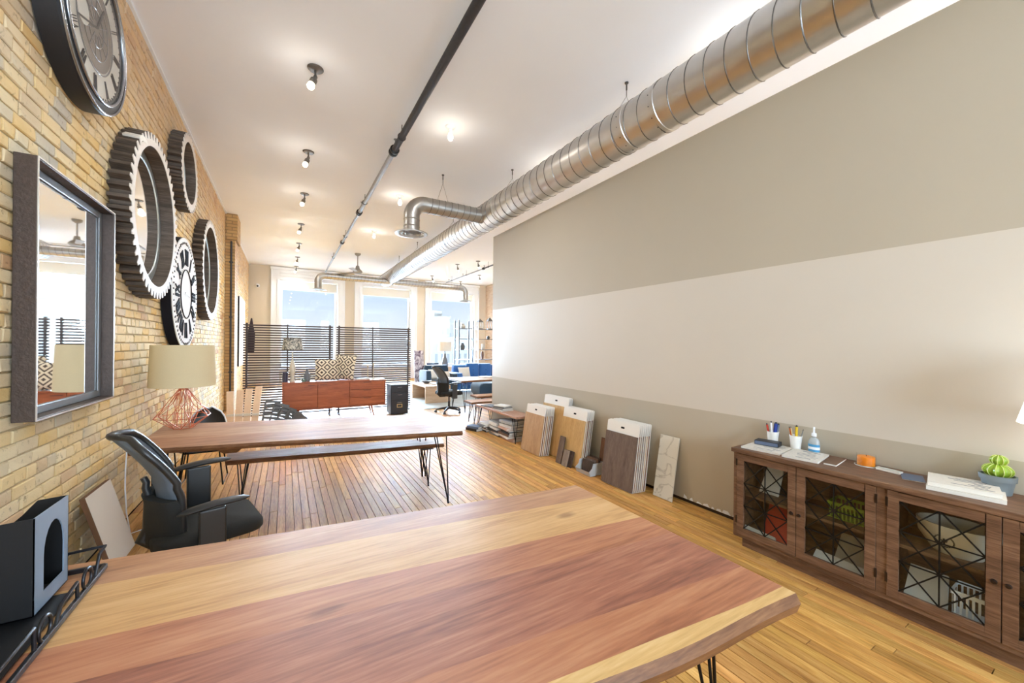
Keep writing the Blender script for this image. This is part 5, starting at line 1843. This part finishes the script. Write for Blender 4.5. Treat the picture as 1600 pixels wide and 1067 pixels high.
# lit lamp at the right end of the cabinet
lx2, ly2 = 3.36, .16
dl = thing('table_lamp', 'lit white tapered shade lamp at the right edge on the cabinet', 'lamp', (lx2, ly2, ZC))
G().lathe([(0, 0), (.08, 0), (.08, .015), (.02, .03), (.035, .09), (.05, .16), (.03, .24), (.014, .27), (.014, .42), (0, .42)], 28, (lx2, ly2, ZC)).obj('lamp_base', plain('grey_lamp_ceramic', srgb(150, 150, 150), .3), dl, smooth=50)
m_, t_, b_ = nodes('lit_shade_cloth')
b_.inputs['Base Color'].default_value = srgb(252, 248, 240)
b_.inputs['Emission Color'].default_value = (1, .95, .86, 1)
b_.inputs['Emission Strength'].default_value = .75
G().lathe([(.235, .44), (.15, .80), (.147, .80), (.232, .44), (.235, .44)], 44, (lx2, ly2, ZC)).obj('lamp_shade', m_, dl, smooth=30)
G().lathe([(0, .50), (.02, .50), (.034, .56), (.03, .60), (0, .62)], 14, (lx2, ly2, ZC)).obj('bulb', M_bulb2, dl, smooth=60)
l_ = lamp_light(lx2, ly2, ZC + .68, .4, False)
fix_child(l_, dl)

# ---------------------------------------------------------------- slat screens
M_slat = plain('dark_brown_slat', srgb(70, 56, 52), .55, var=.1)
def screen(label, x0, x1, mid, y):
    s_ = thing('slat_screen', label, 'room divider', ((x0 + x1) / 2, y, 0), 0, 'slatted room dividers')
    for xx in (x0 + .06, x1 - .06):
        p_ = G().box(xx - .018, xx + .018, y + .012, y + .045, 0, 2.025).obj('post', M_slat, s_, bevel=.002)
        G().box(xx - .02, xx + .02, y - .12, y + .17, 0, .02).obj('foot', M_slat, p_)
    G().box(mid - .012, mid + .012, y + .012, y + .036, .06, 2.02).obj('centre_post', M_slat, s_)
    z_ = .085
    while z_ < 2.02:
        G().box(x0, x1, y - .012, y + .012, z_, z_ + .029).obj('slat', M_slat, s_)
        z_ += .0523
screen('left dark slatted room divider behind the sideboard', -.75, .93, .04, 9.6)
screen('right dark slatted room divider behind the file cabinet', 1.00, 2.71, 1.80, 9.6)
# dark vest hanging over the left screen
vs_ = thing('dark_scarf', 'dark garment hung over the left end of the left screen', 'garment', (-.62, 9.5, 1.45))
G().prism([(-.70, 1.42), (-.56, 1.42), (-.55, 1.8), (-.585, 2.0), (-.60, 2.13), (-.625, 2.13), (-.655, 1.95), (-.69, 1.75)], 9.655, 9.685, axis='y').obj('garment_cloth', plain('dark_plum_cloth', srgb(60, 44, 46), .9), vs_, bevel=.01)

# ---------------------------------------------------------------- teak sideboard and what stands on it
SX0, SX1, SY0, SY1, SZ0, SZ1 = -.05, 1.97, 8.98, 9.40, .24, .81
sd = thing('sideboard', 'orange teak mid-century sideboard in front of the slat screens', 'sideboard', ((SX0 + SX1) / 2, (SY0 + SY1) / 2, 0))
g_ = G().box(SX0, SX0 + .022, SY0, SY1, SZ0, SZ1).box(SX1 - .022, SX1, SY0, SY1, SZ0, SZ1).box(SX0 + .022, SX1 - .022, SY0, SY1, SZ0, SZ0 + .022).box(SX0 + .022, SX1 - .022, SY0, SY1, SZ1 - .022, SZ1).box(SX0 + .022, SX1 - .022, SY1 - .012, SY1, SZ0 + .022, SZ1 - .022)
g_.obj('carcass', M_teak, sd)
xs = [SX0 + .024, SX0 + .64, SX0 + 1.26, SX1 - .024]
for i in range(2):
    d_ = G().box(xs[i] + .003, xs[i + 1] - .003, SY0 + .006, SY0 + .026, SZ0 + .026, SZ1 - .026).obj('door', M_teak, sd, bevel=.002)
    xh = xs[1] + (-.11 if i == 0 else .11)
    G().box(xh - .07, xh + .07, SY0 + .0, SY0 + .008, SZ1 - .075, SZ1 - .062).obj('pull', plain('dark_teak_pull', srgb(92, 44, 22), .5), d_)
for k in range(3):
    h_ = (SZ1 - SZ0 - .052) / 3
    z_ = SZ0 + .026 + k * h_
    d_ = G().box(xs[2] + .003, xs[3] - .003, SY0 + .006, SY0 + .026, z_ + .002, z_ + h_ - .002).obj('drawer', M_teak, sd, bevel=.002)
    xm_ = (xs[2] + xs[3]) / 2
    G().box(xm_ - .08, xm_ + .08, SY0 + .0, SY0 + .008, z_ + h_ - .03, z_ + h_ - .016).obj('pull', MC['dark_teak_pull'], d_)
for xx, s in ((SX0 + .30, -1), (SX1 - .30, 1)):
    for yy in (SY0 + .06, SY1 - .06):
        G().tube([(xx, yy, SZ0), (xx + s * .06, yy + (-.02 if yy < 9.2 else .02), 0)], [.022, .012], 10).obj('leg', M_teak, sd, smooth=50)
ZS = SZ1 + .0005
# lamp with leaf-print shade
tl_ = thing('table_lamp', 'small lamp with grey leaf-print shade on the sideboard', 'lamp', (.13, 9.22, ZS))
G().lathe([(0, 0), (.055, 0), (.055, .03), (.03, .06), (.045, .16), (.058, .26), (.05, .36), (.022, .44), (.012, .47), (.012, .62), (0, .62)], 24, (.13, 9.22, ZS)).obj('lamp_base', plain('cream_glass', srgb(212, 204, 186), .25), tl_, smooth=50)
m_, t_, b_ = nodes('leaf_print')
geo = t_.nodes.new('ShaderNodeNewGeometry')
nz = t_.nodes.new('ShaderNodeTexNoise')
nz.inputs['Scale'].default_value = 14
nz.inputs['Distortion'].default_value = 3
rr_ = t_.nodes.new('ShaderNodeValToRGB')
rr_.color_ramp.elements[0].position, rr_.color_ramp.elements[0].color = .42, srgb(84, 88, 88)
rr_.color_ramp.elements[1].position, rr_.color_ramp.elements[1].color = .58, srgb(206, 202, 190)
t_.links.new(geo.outputs['Position'], nz.inputs['Vector'])
t_.links.new(nz.outputs[0], rr_.inputs[0])
t_.links.new(rr_.outputs[0], b_.inputs['Base Color'])
G().lathe([(.195, .67), (.165, .90), (.162, .90), (.192, .67), (.195, .67)], 36, (.13, 9.22, ZS)).obj('lamp_shade', m_, tl_, smooth=30)
# patterned cushions
m_, t_, b_ = nodes('diamond_print')
N, Lk = t_.nodes, t_.links
tc_ = N.new('ShaderNodeTexCoord')
sp2 = N.new('ShaderNodeSeparateXYZ')
Lk.new(tc_.outputs['Object'], sp2.inputs[0])
def mth(op, a, b=None):
    n_ = N.new('ShaderNodeMath')
    n_.operation = op
    for i, v in enumerate((a, b)):
        if v is None:
            continue
        if isinstance(v, (int, float)):
            n_.inputs[i].default_value = v
        else:
            Lk.new(v, n_.inputs[i])
    return n_.outputs[0]
ux = mth('ABSOLUTE', mth('SUBTRACT', mth('FRACT', mth('ADD', mth('MULTIPLY', sp2.outputs['X'], 4.6), 100.5)), .5))
uz = mth('ABSOLUTE', mth('SUBTRACT', mth('FRACT', mth('ADD', mth('MULTIPLY', sp2.outputs['Z'], 4.6), 100.2)), .5))
dd = mth('FRACT', mth('MULTIPLY', mth('ADD', ux, uz), 3.0))
st = mth('GREATER_THAN', dd, .58)
mx_ = N.new('ShaderNodeMix')
mx_.data_type = 'RGBA'
mx_.inputs[6].default_value = srgb(232, 220, 196)
mx_.inputs[7].default_value = srgb(78, 66, 60)
Lk.new(st, mx_.inputs[0])
Lk.new(mx_.outputs[2], b_.inputs['Base Color'])
b_.inputs['Roughness'].default_value = .9
M_diam = m_
p_ = pillow(.47, .47, .15).obj('throw_cushion', M_diam, smooth=60)
p_.location = (.78, 9.16, ZS)
p_.rotation_euler = (math.radians(-10), 0, 0)
tag(p_, 'front diamond patterned cushion on the sideboard', 'cushion', 'diamond patterned cushions')
p_ = pillow(.50, .56, .14).obj('throw_cushion', M_diam, smooth=60)
p_.location = (1.10, 9.24, ZS)
p_.rotation_euler = (math.radians(-10), math.radians(3), math.radians(-38))
tag(p_, 'rear diamond patterned cushion leaning to the right on the sideboard', 'cushion', 'diamond patterned cushions')
def vase(name, label, cat, x, y, prof, mat, n=20, zb_=None):
    t_ = thing(name, label, cat, (x, y, zb_ if zb_ is not None else ZS))
    z_ = zb_ if zb_ is not None else ZS
    G().lathe(prof, n, (x, y, z_)).obj('body', mat, t_, smooth=45)
    G().lathe([(prof[-2][0] * 1.02, prof[-2][1] - .006), (prof[-2][0] * 1.08, prof[-2][1]), (prof[-2][0] * .85, prof[-2][1] + .003)], n, (x, y, z_)).obj('rim', mat, t_, smooth=45)
    return t_
vase('candle_jar', 'dark jar with pink top at the left end of the sideboard', 'jar', -.0, 9.2, [(0, 0), (.048, 0), (.05, .13), (.045, .14), (.045, .2), (0, .2)], plain('navy_jar', srgb(44, 40, 64), .4))
vase('bottle', 'grey bottle between the lamp and cushions on the sideboard', 'bottle', .40, 9.2, [(0, 0), (.06, 0), (.065, .12), (.03, .19), (.022, .24), (.028, .26), (0, .26)], plain('grey_bottle', srgb(104, 108, 114), .4))
vase('glass_dish', 'small green glass dish by the grey bottle', 'dish', .33, 9.08, [(0, 0), (.03, 0), (.05, .05), (.045, .05), (0, .05)], plain('green_glass', srgb(120, 150, 136), .2))
mag_flat('book', 'dark low book lying right of the cushions on the sideboard', 'book', 1.50, 9.2, ZS, .28, .22, .03, .05, COV['black'], False)
for k, (xx, hh) in enumerate(((1.62, .30), (1.74, .36))):
    vase('candlestick', ('short' if k == 0 else 'tall') + ' slim brass candlestick at the right end of the sideboard', 'candlestick', xx, 9.2, [(0, 0), (.045, 0), (.04, .012), (.008, .03), (.006, hh * .8), (.016, hh), (0, hh)], plain('soft_brass', srgb(190, 170, 130), .35, .7))
# file cabinet
fc = thing('file_cabinet', 'black three-drawer metal file cabinet right of the sideboard', 'file cabinet', (2.25, 9.05, 0))
G().box(2.06, 2.44, 8.84, 9.28, .02, .69).obj('case', plain('black_file_case', srgb(44, 45, 50), .4, .3), fc, bevel=.004)
for k, (za, zb2) in enumerate(((.05, .33), (.345, .505), (.52, .675))):
    d_ = G().box(2.075, 2.425, 8.828, 8.84, za, zb2).obj('drawer', plain('black_file_drawer', srgb(52, 53, 58), .35, .3), fc, bevel=.003)
    zc2 = zb2 - .05
    G().box(2.20, 2.30, 8.812, 8.828, zc2, zc2 + .012).obj('handle', M_bez, d_)
    if k == 0:
        gg = G().box(2.19, 2.31, 8.824, 8.828, .17, .185).box(2.19, 2.31, 8.824, 8.828, .235, .25).box(2.19, 2.205, 8.824, 8.828, .185, .235).box(2.295, 2.31, 8.824, 8.828, .185, .235)
        gg.obj('label_holder', plain('brass_label_holder', srgb(190, 166, 120), .35, .7), d_)

# ---------------------------------------------------------------- wrapped planks and folded frames by the pier
M_wrap = plain('plastic_wrapped_wood', srgb(222, 190, 158), .35, var=.12, nscale=20)
rq = random.Random(4)
for k in range(4):
    x_ = -.86 + k * .12
    t_ = thing('wrapped_planks', '%s plastic-wrapped bundle of planks against the left screen' % ('leftmost', 'second', 'third', 'rightmost')[k], 'planks', (x_, 8.75, 0), 0, 'wrapped plank bundles')
    dx = (-.04, .0, .02, .06)[k]
    w_ = .055
    zt_ = (.68, .70, .72, .76)[k]
    yb_, yt_ = 8.70 - .03 * k, 8.98
    for j in range(3):
        y_ = j * .03
        G().hexa([(x_ - w_ - dx * .0, yb_ + y_, 0), (x_ + w_, yb_ + y_, 0), (x_ + w_, yb_ + y_ + .026, 0), (x_ - w_, yb_ + y_ + .026, 0)],
                 [(x_ - w_ + dx, yt_ + y_, zt_), (x_ + w_ + dx, yt_ + y_, zt_), (x_ + w_ + dx, yt_ + y_ + .026, zt_), (x_ - w_ + dx, yt_ + y_ + .026, zt_)]).obj('plank', M_wrap, t_)
    G().hexa([(x_ - w_ + dx * .35 - .004, yb_ + .09, .24), (x_ + w_ + dx * .35 + .004, yb_ + .09, .24), (x_ + w_ + dx * .35 + .004, yb_ + .19, .24), (x_ - w_ + dx * .35 - .004, yb_ + .19, .24)],
             [(x_ - w_ + dx * .4 - .004, yb_ + .10, .28), (x_ + w_ + dx * .4 + .004, yb_ + .10, .28), (x_ + w_ + dx * .4 + .004, yb_ + .20, .28), (x_ - w_ + dx * .4 - .004, yb_ + .20, .28)]).obj('strap', plain('clear_strap', srgb(206, 196, 180), .3), t_)
M_fold = plain('grey_black_frame', srgb(96, 98, 100), .5, .2, var=.3, nscale=12)
for k in range(5):
    t_ = thing('folded_chair', '%s folded dark slatted chair in the heap left of the sideboard' % ('leftmost', 'second', 'middle', 'fourth', 'rightmost')[k], 'folding chair', (-.27 + k * .105, 8.66 - .05 * k, 0), 0, 'folded chairs in a heap')
    M_ = Matrix.Translation((-.27 + k * .105, 8.66 - .05 * k, 0)) @ Matrix.Rotation(math.radians(-4 + 5 * k), 4, 'Z') @ Matrix.Rotation(math.radians(8 + 8 * k), 4, 'Y') @ Matrix.Rotation(math.radians(-14), 4, 'X')
    hgt = .52 - .06 * k
    for s in (-1, 1):
        G().tube([(s * .12, 0, 0), (s * .12, 0, hgt)], .012, 7).xf(M_).obj('leg', M_fold, t_)
        G().tube([(s * .10, .03, 0), (s * .135, .03, hgt * .9)], .010, 7).xf(M_).obj('leg', M_fold, t_)
    for j in range(5):
        z_ = hgt * (.35 + .15 * j)
        G().box(-.12, .12, -.008, .008, z_ - .022, z_ + .022).xf(M_).obj('slat', M_fold, t_)

# ---------------------------------------------------------------- sitting area beyond the partition
rug = thing('rug', 'pale blue-grey rug under the coffee table', 'rug', (4.7, 10.8, 0))
M_rug = plain('pale_blue_rug', srgb(196, 206, 210), .95, var=.2, nscale=5, bump=.2)
G().box(3.0, 6.6, 9.3, 12.4, .001, .012).obj('rug_pile', M_rug, rug)
G().box(2.97, 3.0, 9.3, 12.4, .001, .006).box(6.6, 6.63, 9.3, 12.4, .001, .006).obj('fringe', M_paper, rug)
ct = thing('coffee_table', 'light plywood box coffee table on the rug', 'coffee table', (3.62, 10.7, .012))
M_ply = wood('pale_plywood', srgb(178, 146, 116), srgb(200, 170, 140), srgb(214, 188, 160), 'x', .9, .5, .3)
G().box(3.26, 3.98, 10.1, 11.36, .43, .475).obj('table_board', M_ply, ct, bevel=.003)
G().box(3.26, 3.98, 10.1, 10.14, .012, .43).obj('end_panel', M_ply, ct)
G().box(3.26, 3.98, 11.32, 11.36, .012, .43).obj('end_panel', M_ply, ct)
G().box(3.64, 3.68, 10.14, 11.32, .012, .43).obj('divider', M_ply, ct)
mag_flat('magazine', 'dark magazine on the coffee table', 'magazine', 3.75, 10.6, .4755, .3, .24, .02, .4, COV['black'], False)
vase('bowl', 'grey bowl on the coffee table', 'bowl', 3.55, 10.9, [(0, 0), (.06, 0), (.14, .06), (.15, .08), (.14, .08), (0, .02)], plain('grey_bowl', srgb(110, 112, 118), .4), 24, .4755)
# blue sofa
M_blue_v = plain('royal_blue_velvet', srgb(56, 112, 178), .8, var=.15, nscale=6, Sheen_Weight=.5)
M_navy = plain('dark_teal_velvet', srgb(28, 58, 82), .8, var=.15, nscale=6, Sheen_Weight=.4)
sf = thing('sofa', 'royal blue tufted velvet sofa beneath the right window', 'sofa', (5.9, 12.2, .012))
def soft(name, x0, x1, y0, y1, z0, z1, mat, parent, r=.08):
    c_ = cushion(x1 - x0, y1 - y0, z1 - z0, min(r, (x1 - x0) / 2.2, (y1 - y0) / 2.2), .6, 5)
    c_.xf(Matrix.Translation(((x0 + x1) / 2, (y0 + y1) / 2, z0)))
    return c_.obj(name, mat, parent, smooth=60)
soft('sofa_base', 4.95, 7.5, 11.75, 12.65, .12, .30, M_blue_v, sf)
for k in range(3):
    soft('seat_cushion', 5.15 + k * .75, 5.15 + k * .75 + .74, 11.72, 12.45, .30, .46, M_blue_v, sf)
for k in range(5):
    x_ = 5.0 + k * .49
    bk_ = soft('back_panel', x_, x_ + .5, 12.40, 12.70, .30, .90 + .05 * math.sin(k * 1.2), M_blue_v, sf, .1)
    for z_ in (.55, .72):
        G().lathe([(0, -.01), (.012, -.004), (.014, .004)], 10, (x_ + .25, 12.395, z_), 'y').obj('tuft_button', M_navy, bk_)
soft('arm', 4.85, 5.10, 11.75, 12.65, .12, .66, M_blue_v, sf, .1)
soft('arm', 7.4, 7.65, 11.75, 12.65, .12, .66, M_blue_v, sf, .1)
for x_ in (5.0, 7.5):
    for y_ in (11.85, 12.55):
        G().tube([(x_, y_, .12), (x_, y_, .012)], [.025, .016], 8).obj('leg', M_black, sf)
ac = thing('armchair', 'dark teal armchair with white cushions left of the blue sofa', 'armchair', (4.25, 11.95, .012))
soft('chair_base', 3.85, 4.75, 11.6, 12.4, .14, .34, M_navy, ac)
soft('seat_cushion', 3.95, 4.65, 11.58, 12.25, .34, .48, M_navy, ac)
soft('back', 3.9, 4.75, 12.2, 12.45, .34, .92, M_navy, ac)
soft('arm', 3.78, 3.95, 11.6, 12.4, .14, .78, M_navy, ac, .05)
soft('arm', 4.66, 4.83, 11.6, 12.4, .14, .66, M_navy, ac, .05)
for x_ in (3.9, 4.7):
    for y_ in (11.68, 12.32):
        G().tube([(x_, y_, .14), (x_, y_, .012)], [.022, .014], 8).obj('leg', M_black, ac)
M_pil = plain('white_cushion_cloth', srgb(232, 226, 214), .9)
for lb, loc, rx_, sz in (('white cushion on the dark teal armchair', (4.16, 11.95, .485), -18, .38), ('second white cushion at the right of the armchair', (4.52, 11.84, .485), -22, .30), ('white cushion at the left end of the blue sofa', (5.30, 12.1, .465), -20, .44)):
    p_ = pillow(sz, sz * .9, .15).obj('throw_cushion', M_pil, smooth=60)
    p_.location = loc
    p_.rotation_euler = (math.radians(rx_), 0, .1)
    tag(p_, lb, 'cushion', 'white cushions in the sitting area')
# blue ottoman block in front, under the far table
ot = thing('ottoman', 'dark teal upholstered ottoman seen under the pale table', 'ottoman', (5.6, 10.6, .012))
soft('ottoman_body', 4.95, 6.3, 10.2, 10.95, .10, .46, M_navy, ot)
for x_ in (5.05, 6.2):
    for y_ in (10.3, 10.85):
        G().tube([(x_, y_, .10), (x_, y_, .012)], .02, 8).obj('leg', M_black, ot)
mag_flat('magazine', 'white papers on the pale table at the partition edge', 'papers', 4.55, 9.1, .7505, .3, .24, .03, .2, M_paper, False)
# console with a lamp, under the right window
cs_ = thing('console_table', 'white console table behind the armchair', 'table', (4.75, 13.1, 0))
G().box(4.2, 5.35, 12.9, 13.3, .50, .54).obj('console_board', M_white, cs_, bevel=.004)
for x_ in (4.24, 5.31):
    for y_ in (12.94, 13.26):
        G().box(x_ - .02, x_ + .02, y_ - .02, y_ + .02, 0, .50).obj('leg', M_white, cs_)
fl_ = thing('table_lamp', 'distant grey vase lamp with pale shade under the right window', 'lamp', (4.93, 13.1, .54))
G().lathe([(0, 0), (.12, 0), (.12, .05), (.06, .09), (.09, .2), (.13, .34), (.10, .5), (.05, .62), (.045, .72), (.02, .76), (.02, .86), (0, .86)], 24, (4.93, 13.1, .5405)).obj('lamp_base', plain('grey_vase_lamp', srgb(116, 114, 112), .35, .3), fl_, smooth=50)
G().lathe([(.25, .83), (.23, 1.16), (.226, 1.16), (.246, .83), (.25, .83)], 32, (4.93, 13.1, .5405)).obj('lamp_shade', plain('pale_shade', srgb(240, 228, 208), .9), fl_, smooth=30)
mn = thing('monitor', 'dark flat monitor on the white console', 'monitor', (4.45, 13.05, .54))
G().box(4.24, 4.68, 13.02, 13.05, .66, .96).obj('panel', plain('dark_screen_plastic', srgb(64, 70, 80), .3), mn, bevel=.004)
G().box(4.26, 4.66, 13.017, 13.02, .68, .94).obj('display', plain('dark_display', srgb(58, 66, 80), .2), mn)
G().box(4.43, 4.49, 13.05, 13.08, .54, .80).obj('neck', M_black, mn)
G().box(4.34, 4.58, 12.97, 13.15, .5405, .552).obj('stand_foot', M_black, mn)
pic = thing('abstract_painting', 'purple grey abstract painting leaning below the window pier', 'painting', (3.86, 12.62, 0))
m_, t_, b_ = nodes('plum_abstract')
geo = t_.nodes.new('ShaderNodeNewGeometry')
nz = t_.nodes.new('ShaderNodeTexNoise')
nz.inputs['Scale'].default_value = 5
nz.inputs['Detail'].default_value = 8
nz.inputs['Distortion'].default_value = 1.5
rr_ = t_.nodes.new('ShaderNodeValToRGB')
rr_.color_ramp.elements[0].position, rr_.color_ramp.elements[0].color = .38, srgb(92, 66, 86)
rr_.color_ramp.elements[1].position, rr_.color_ramp.elements[1].color = .62, srgb(222, 212, 214)
t_.links.new(geo.outputs['Position'], nz.inputs['Vector'])
t_.links.new(nz.outputs[0], rr_.inputs[0])
t_.links.new(rr_.outputs[0], b_.inputs['Base Color'])
G().hexa([(3.70, 12.58, .25), (4.02, 12.58, .25), (4.02, 12.61, .25), (3.70, 12.61, .25)], [(3.70, 12.70, 1.40), (4.02, 12.70, 1.40), (4.02, 12.73, 1.40), (3.70, 12.73, 1.40)]).obj('canvas', m_, pic)
G().box(3.66, 4.06, 12.5, 12.9, 0, .25).obj('plinth_box', M_ply, pic)
# open shelving
def etagere(label, x0, x1, y0, y1, h, shelves, mat, smat, r_):
    t_ = thing('etagere', label, 'shelf', ((x0 + x1) / 2, (y0 + y1) / 2, 0))
    for x_ in (x0, x1):
        for y_ in (y0, y1):
            G().bar((x_, y_, 0), (x_, y_, h), r_).obj('post', mat, t_)
    for z_ in shelves:
        G().box(x0, x1, y0, y1, z_, z_ + .025).obj('shelf_board', smat, t_)
    return t_
M_ez = plain('slate_post', srgb(92, 98, 106), .4, .4)
M_gold = plain('pale_gold_post', srgb(214, 196, 160), .35, .6)
M_shg = plain('smoked_shelf', srgb(120, 118, 114), .3)
etagere('grey post open shelf unit left of the window corner', 5.55, 6.12, 13.3, 13.7, 2.52, [.3, 1.02, 1.40, 1.81, 2.20], M_ez, M_shg, .045)
etagere('slim pale gold shelf unit in the right corner', 6.45, 7.3, 13.5, 13.85, 2.40, [.3, 1.02, 1.40, 1.81, 2.20], M_gold, M_shg, .02)
def item(name, label, cat, x, y, z, prof, mat):
    return vase(name, label, cat, x, y, prof, mat, 16, z)
M_it = plain('dark_ornament', srgb(92, 88, 84), .5)
M_it2 = plain('pale_ornament', srgb(196, 186, 170), .5)
item('vase', 'squat ornament on the top shelf of the grey post unit', 'ornament', 5.8, 13.5, 2.2255, [(0, 0), (.07, 0), (.10, .08), (.04, .16), (.05, .18), (0, .18)], M_it2)
item('vase', 'dark ornament on the third shelf of the grey post unit', 'ornament', 5.78, 13.5, 1.4255, [(0, 0), (.08, 0), (.10, .12), (.05, .22), (.05, .25), (0, .25)], M_it)
def lantern(label, x, y, z, h):
    t_ = thing('lantern', label, 'lantern', (x, y, z))
    w_ = .09
    G().box(x - w_, x + w_, y - w_, y + w_, z, z + .025).obj('lantern_base', M_it, t_)
    for sx2 in (-1, 1):
        for sy2 in (-1, 1):
            G().box(x + sx2 * w_ - .008, x + sx2 * w_ + .008, y + sy2 * w_ - .008, y + sy2 * w_ + .008, z + .025, z + h * .65).obj('lantern_post', M_it, t_)
    G().hexa([(x - w_ - .02, y - w_ - .02, z + h * .65), (x + w_ + .02, y - w_ - .02, z + h * .65), (x + w_ + .02, y + w_ + .02, z + h * .65), (x - w_ - .02, y + w_ + .02, z + h * .65)],
             [(x - .02, y - .02, z + h * .92), (x + .02, y - .02, z + h * .92), (x + .02, y + .02, z + h * .92), (x - .02, y + .02, z + h * .92)]).obj('lantern_roof', M_it, t_)
    G().tube([(x + .03 * math.cos(a), y, z + h * .95 + .03 * math.sin(a)) for a in [2 * PI * i / 14 for i in range(14)]], .004, 5, closed=True).obj('lantern_ring', M_it, t_)
lantern('dark lantern on the top shelf of the gold unit, left', 6.58, 13.65, 2.2255, .42)
lantern('taller dark lantern on the top shelf of the gold unit, right', 7.0, 13.65, 2.2255, .50)
item('vase', 'small dark ornament on the second shelf of the gold unit', 'ornament', 6.95, 13.65, 1.8355, [(0, 0), (.05, 0), (.07, .06), (.05, .10), (.04, .12), (0, .12)], M_it)
item('vase', 'tall brown ornament on the lower shelf of the gold unit', 'ornament', 6.7, 13.65, 1.0455, [(0, 0), (.04, 0), (.06, .15), (.05, .26), (.03, .3), (0, .3)], plain('brown_ornament', srgb(120, 84, 66), .5))
item('vase', 'pale box-like ornament on the third shelf of the gold unit', 'ornament', 6.72, 13.65, 1.4255, [(0, 0), (.06, 0), (.06, .18), (.05, .2), (.04, .22), (0, .22)], M_it2)
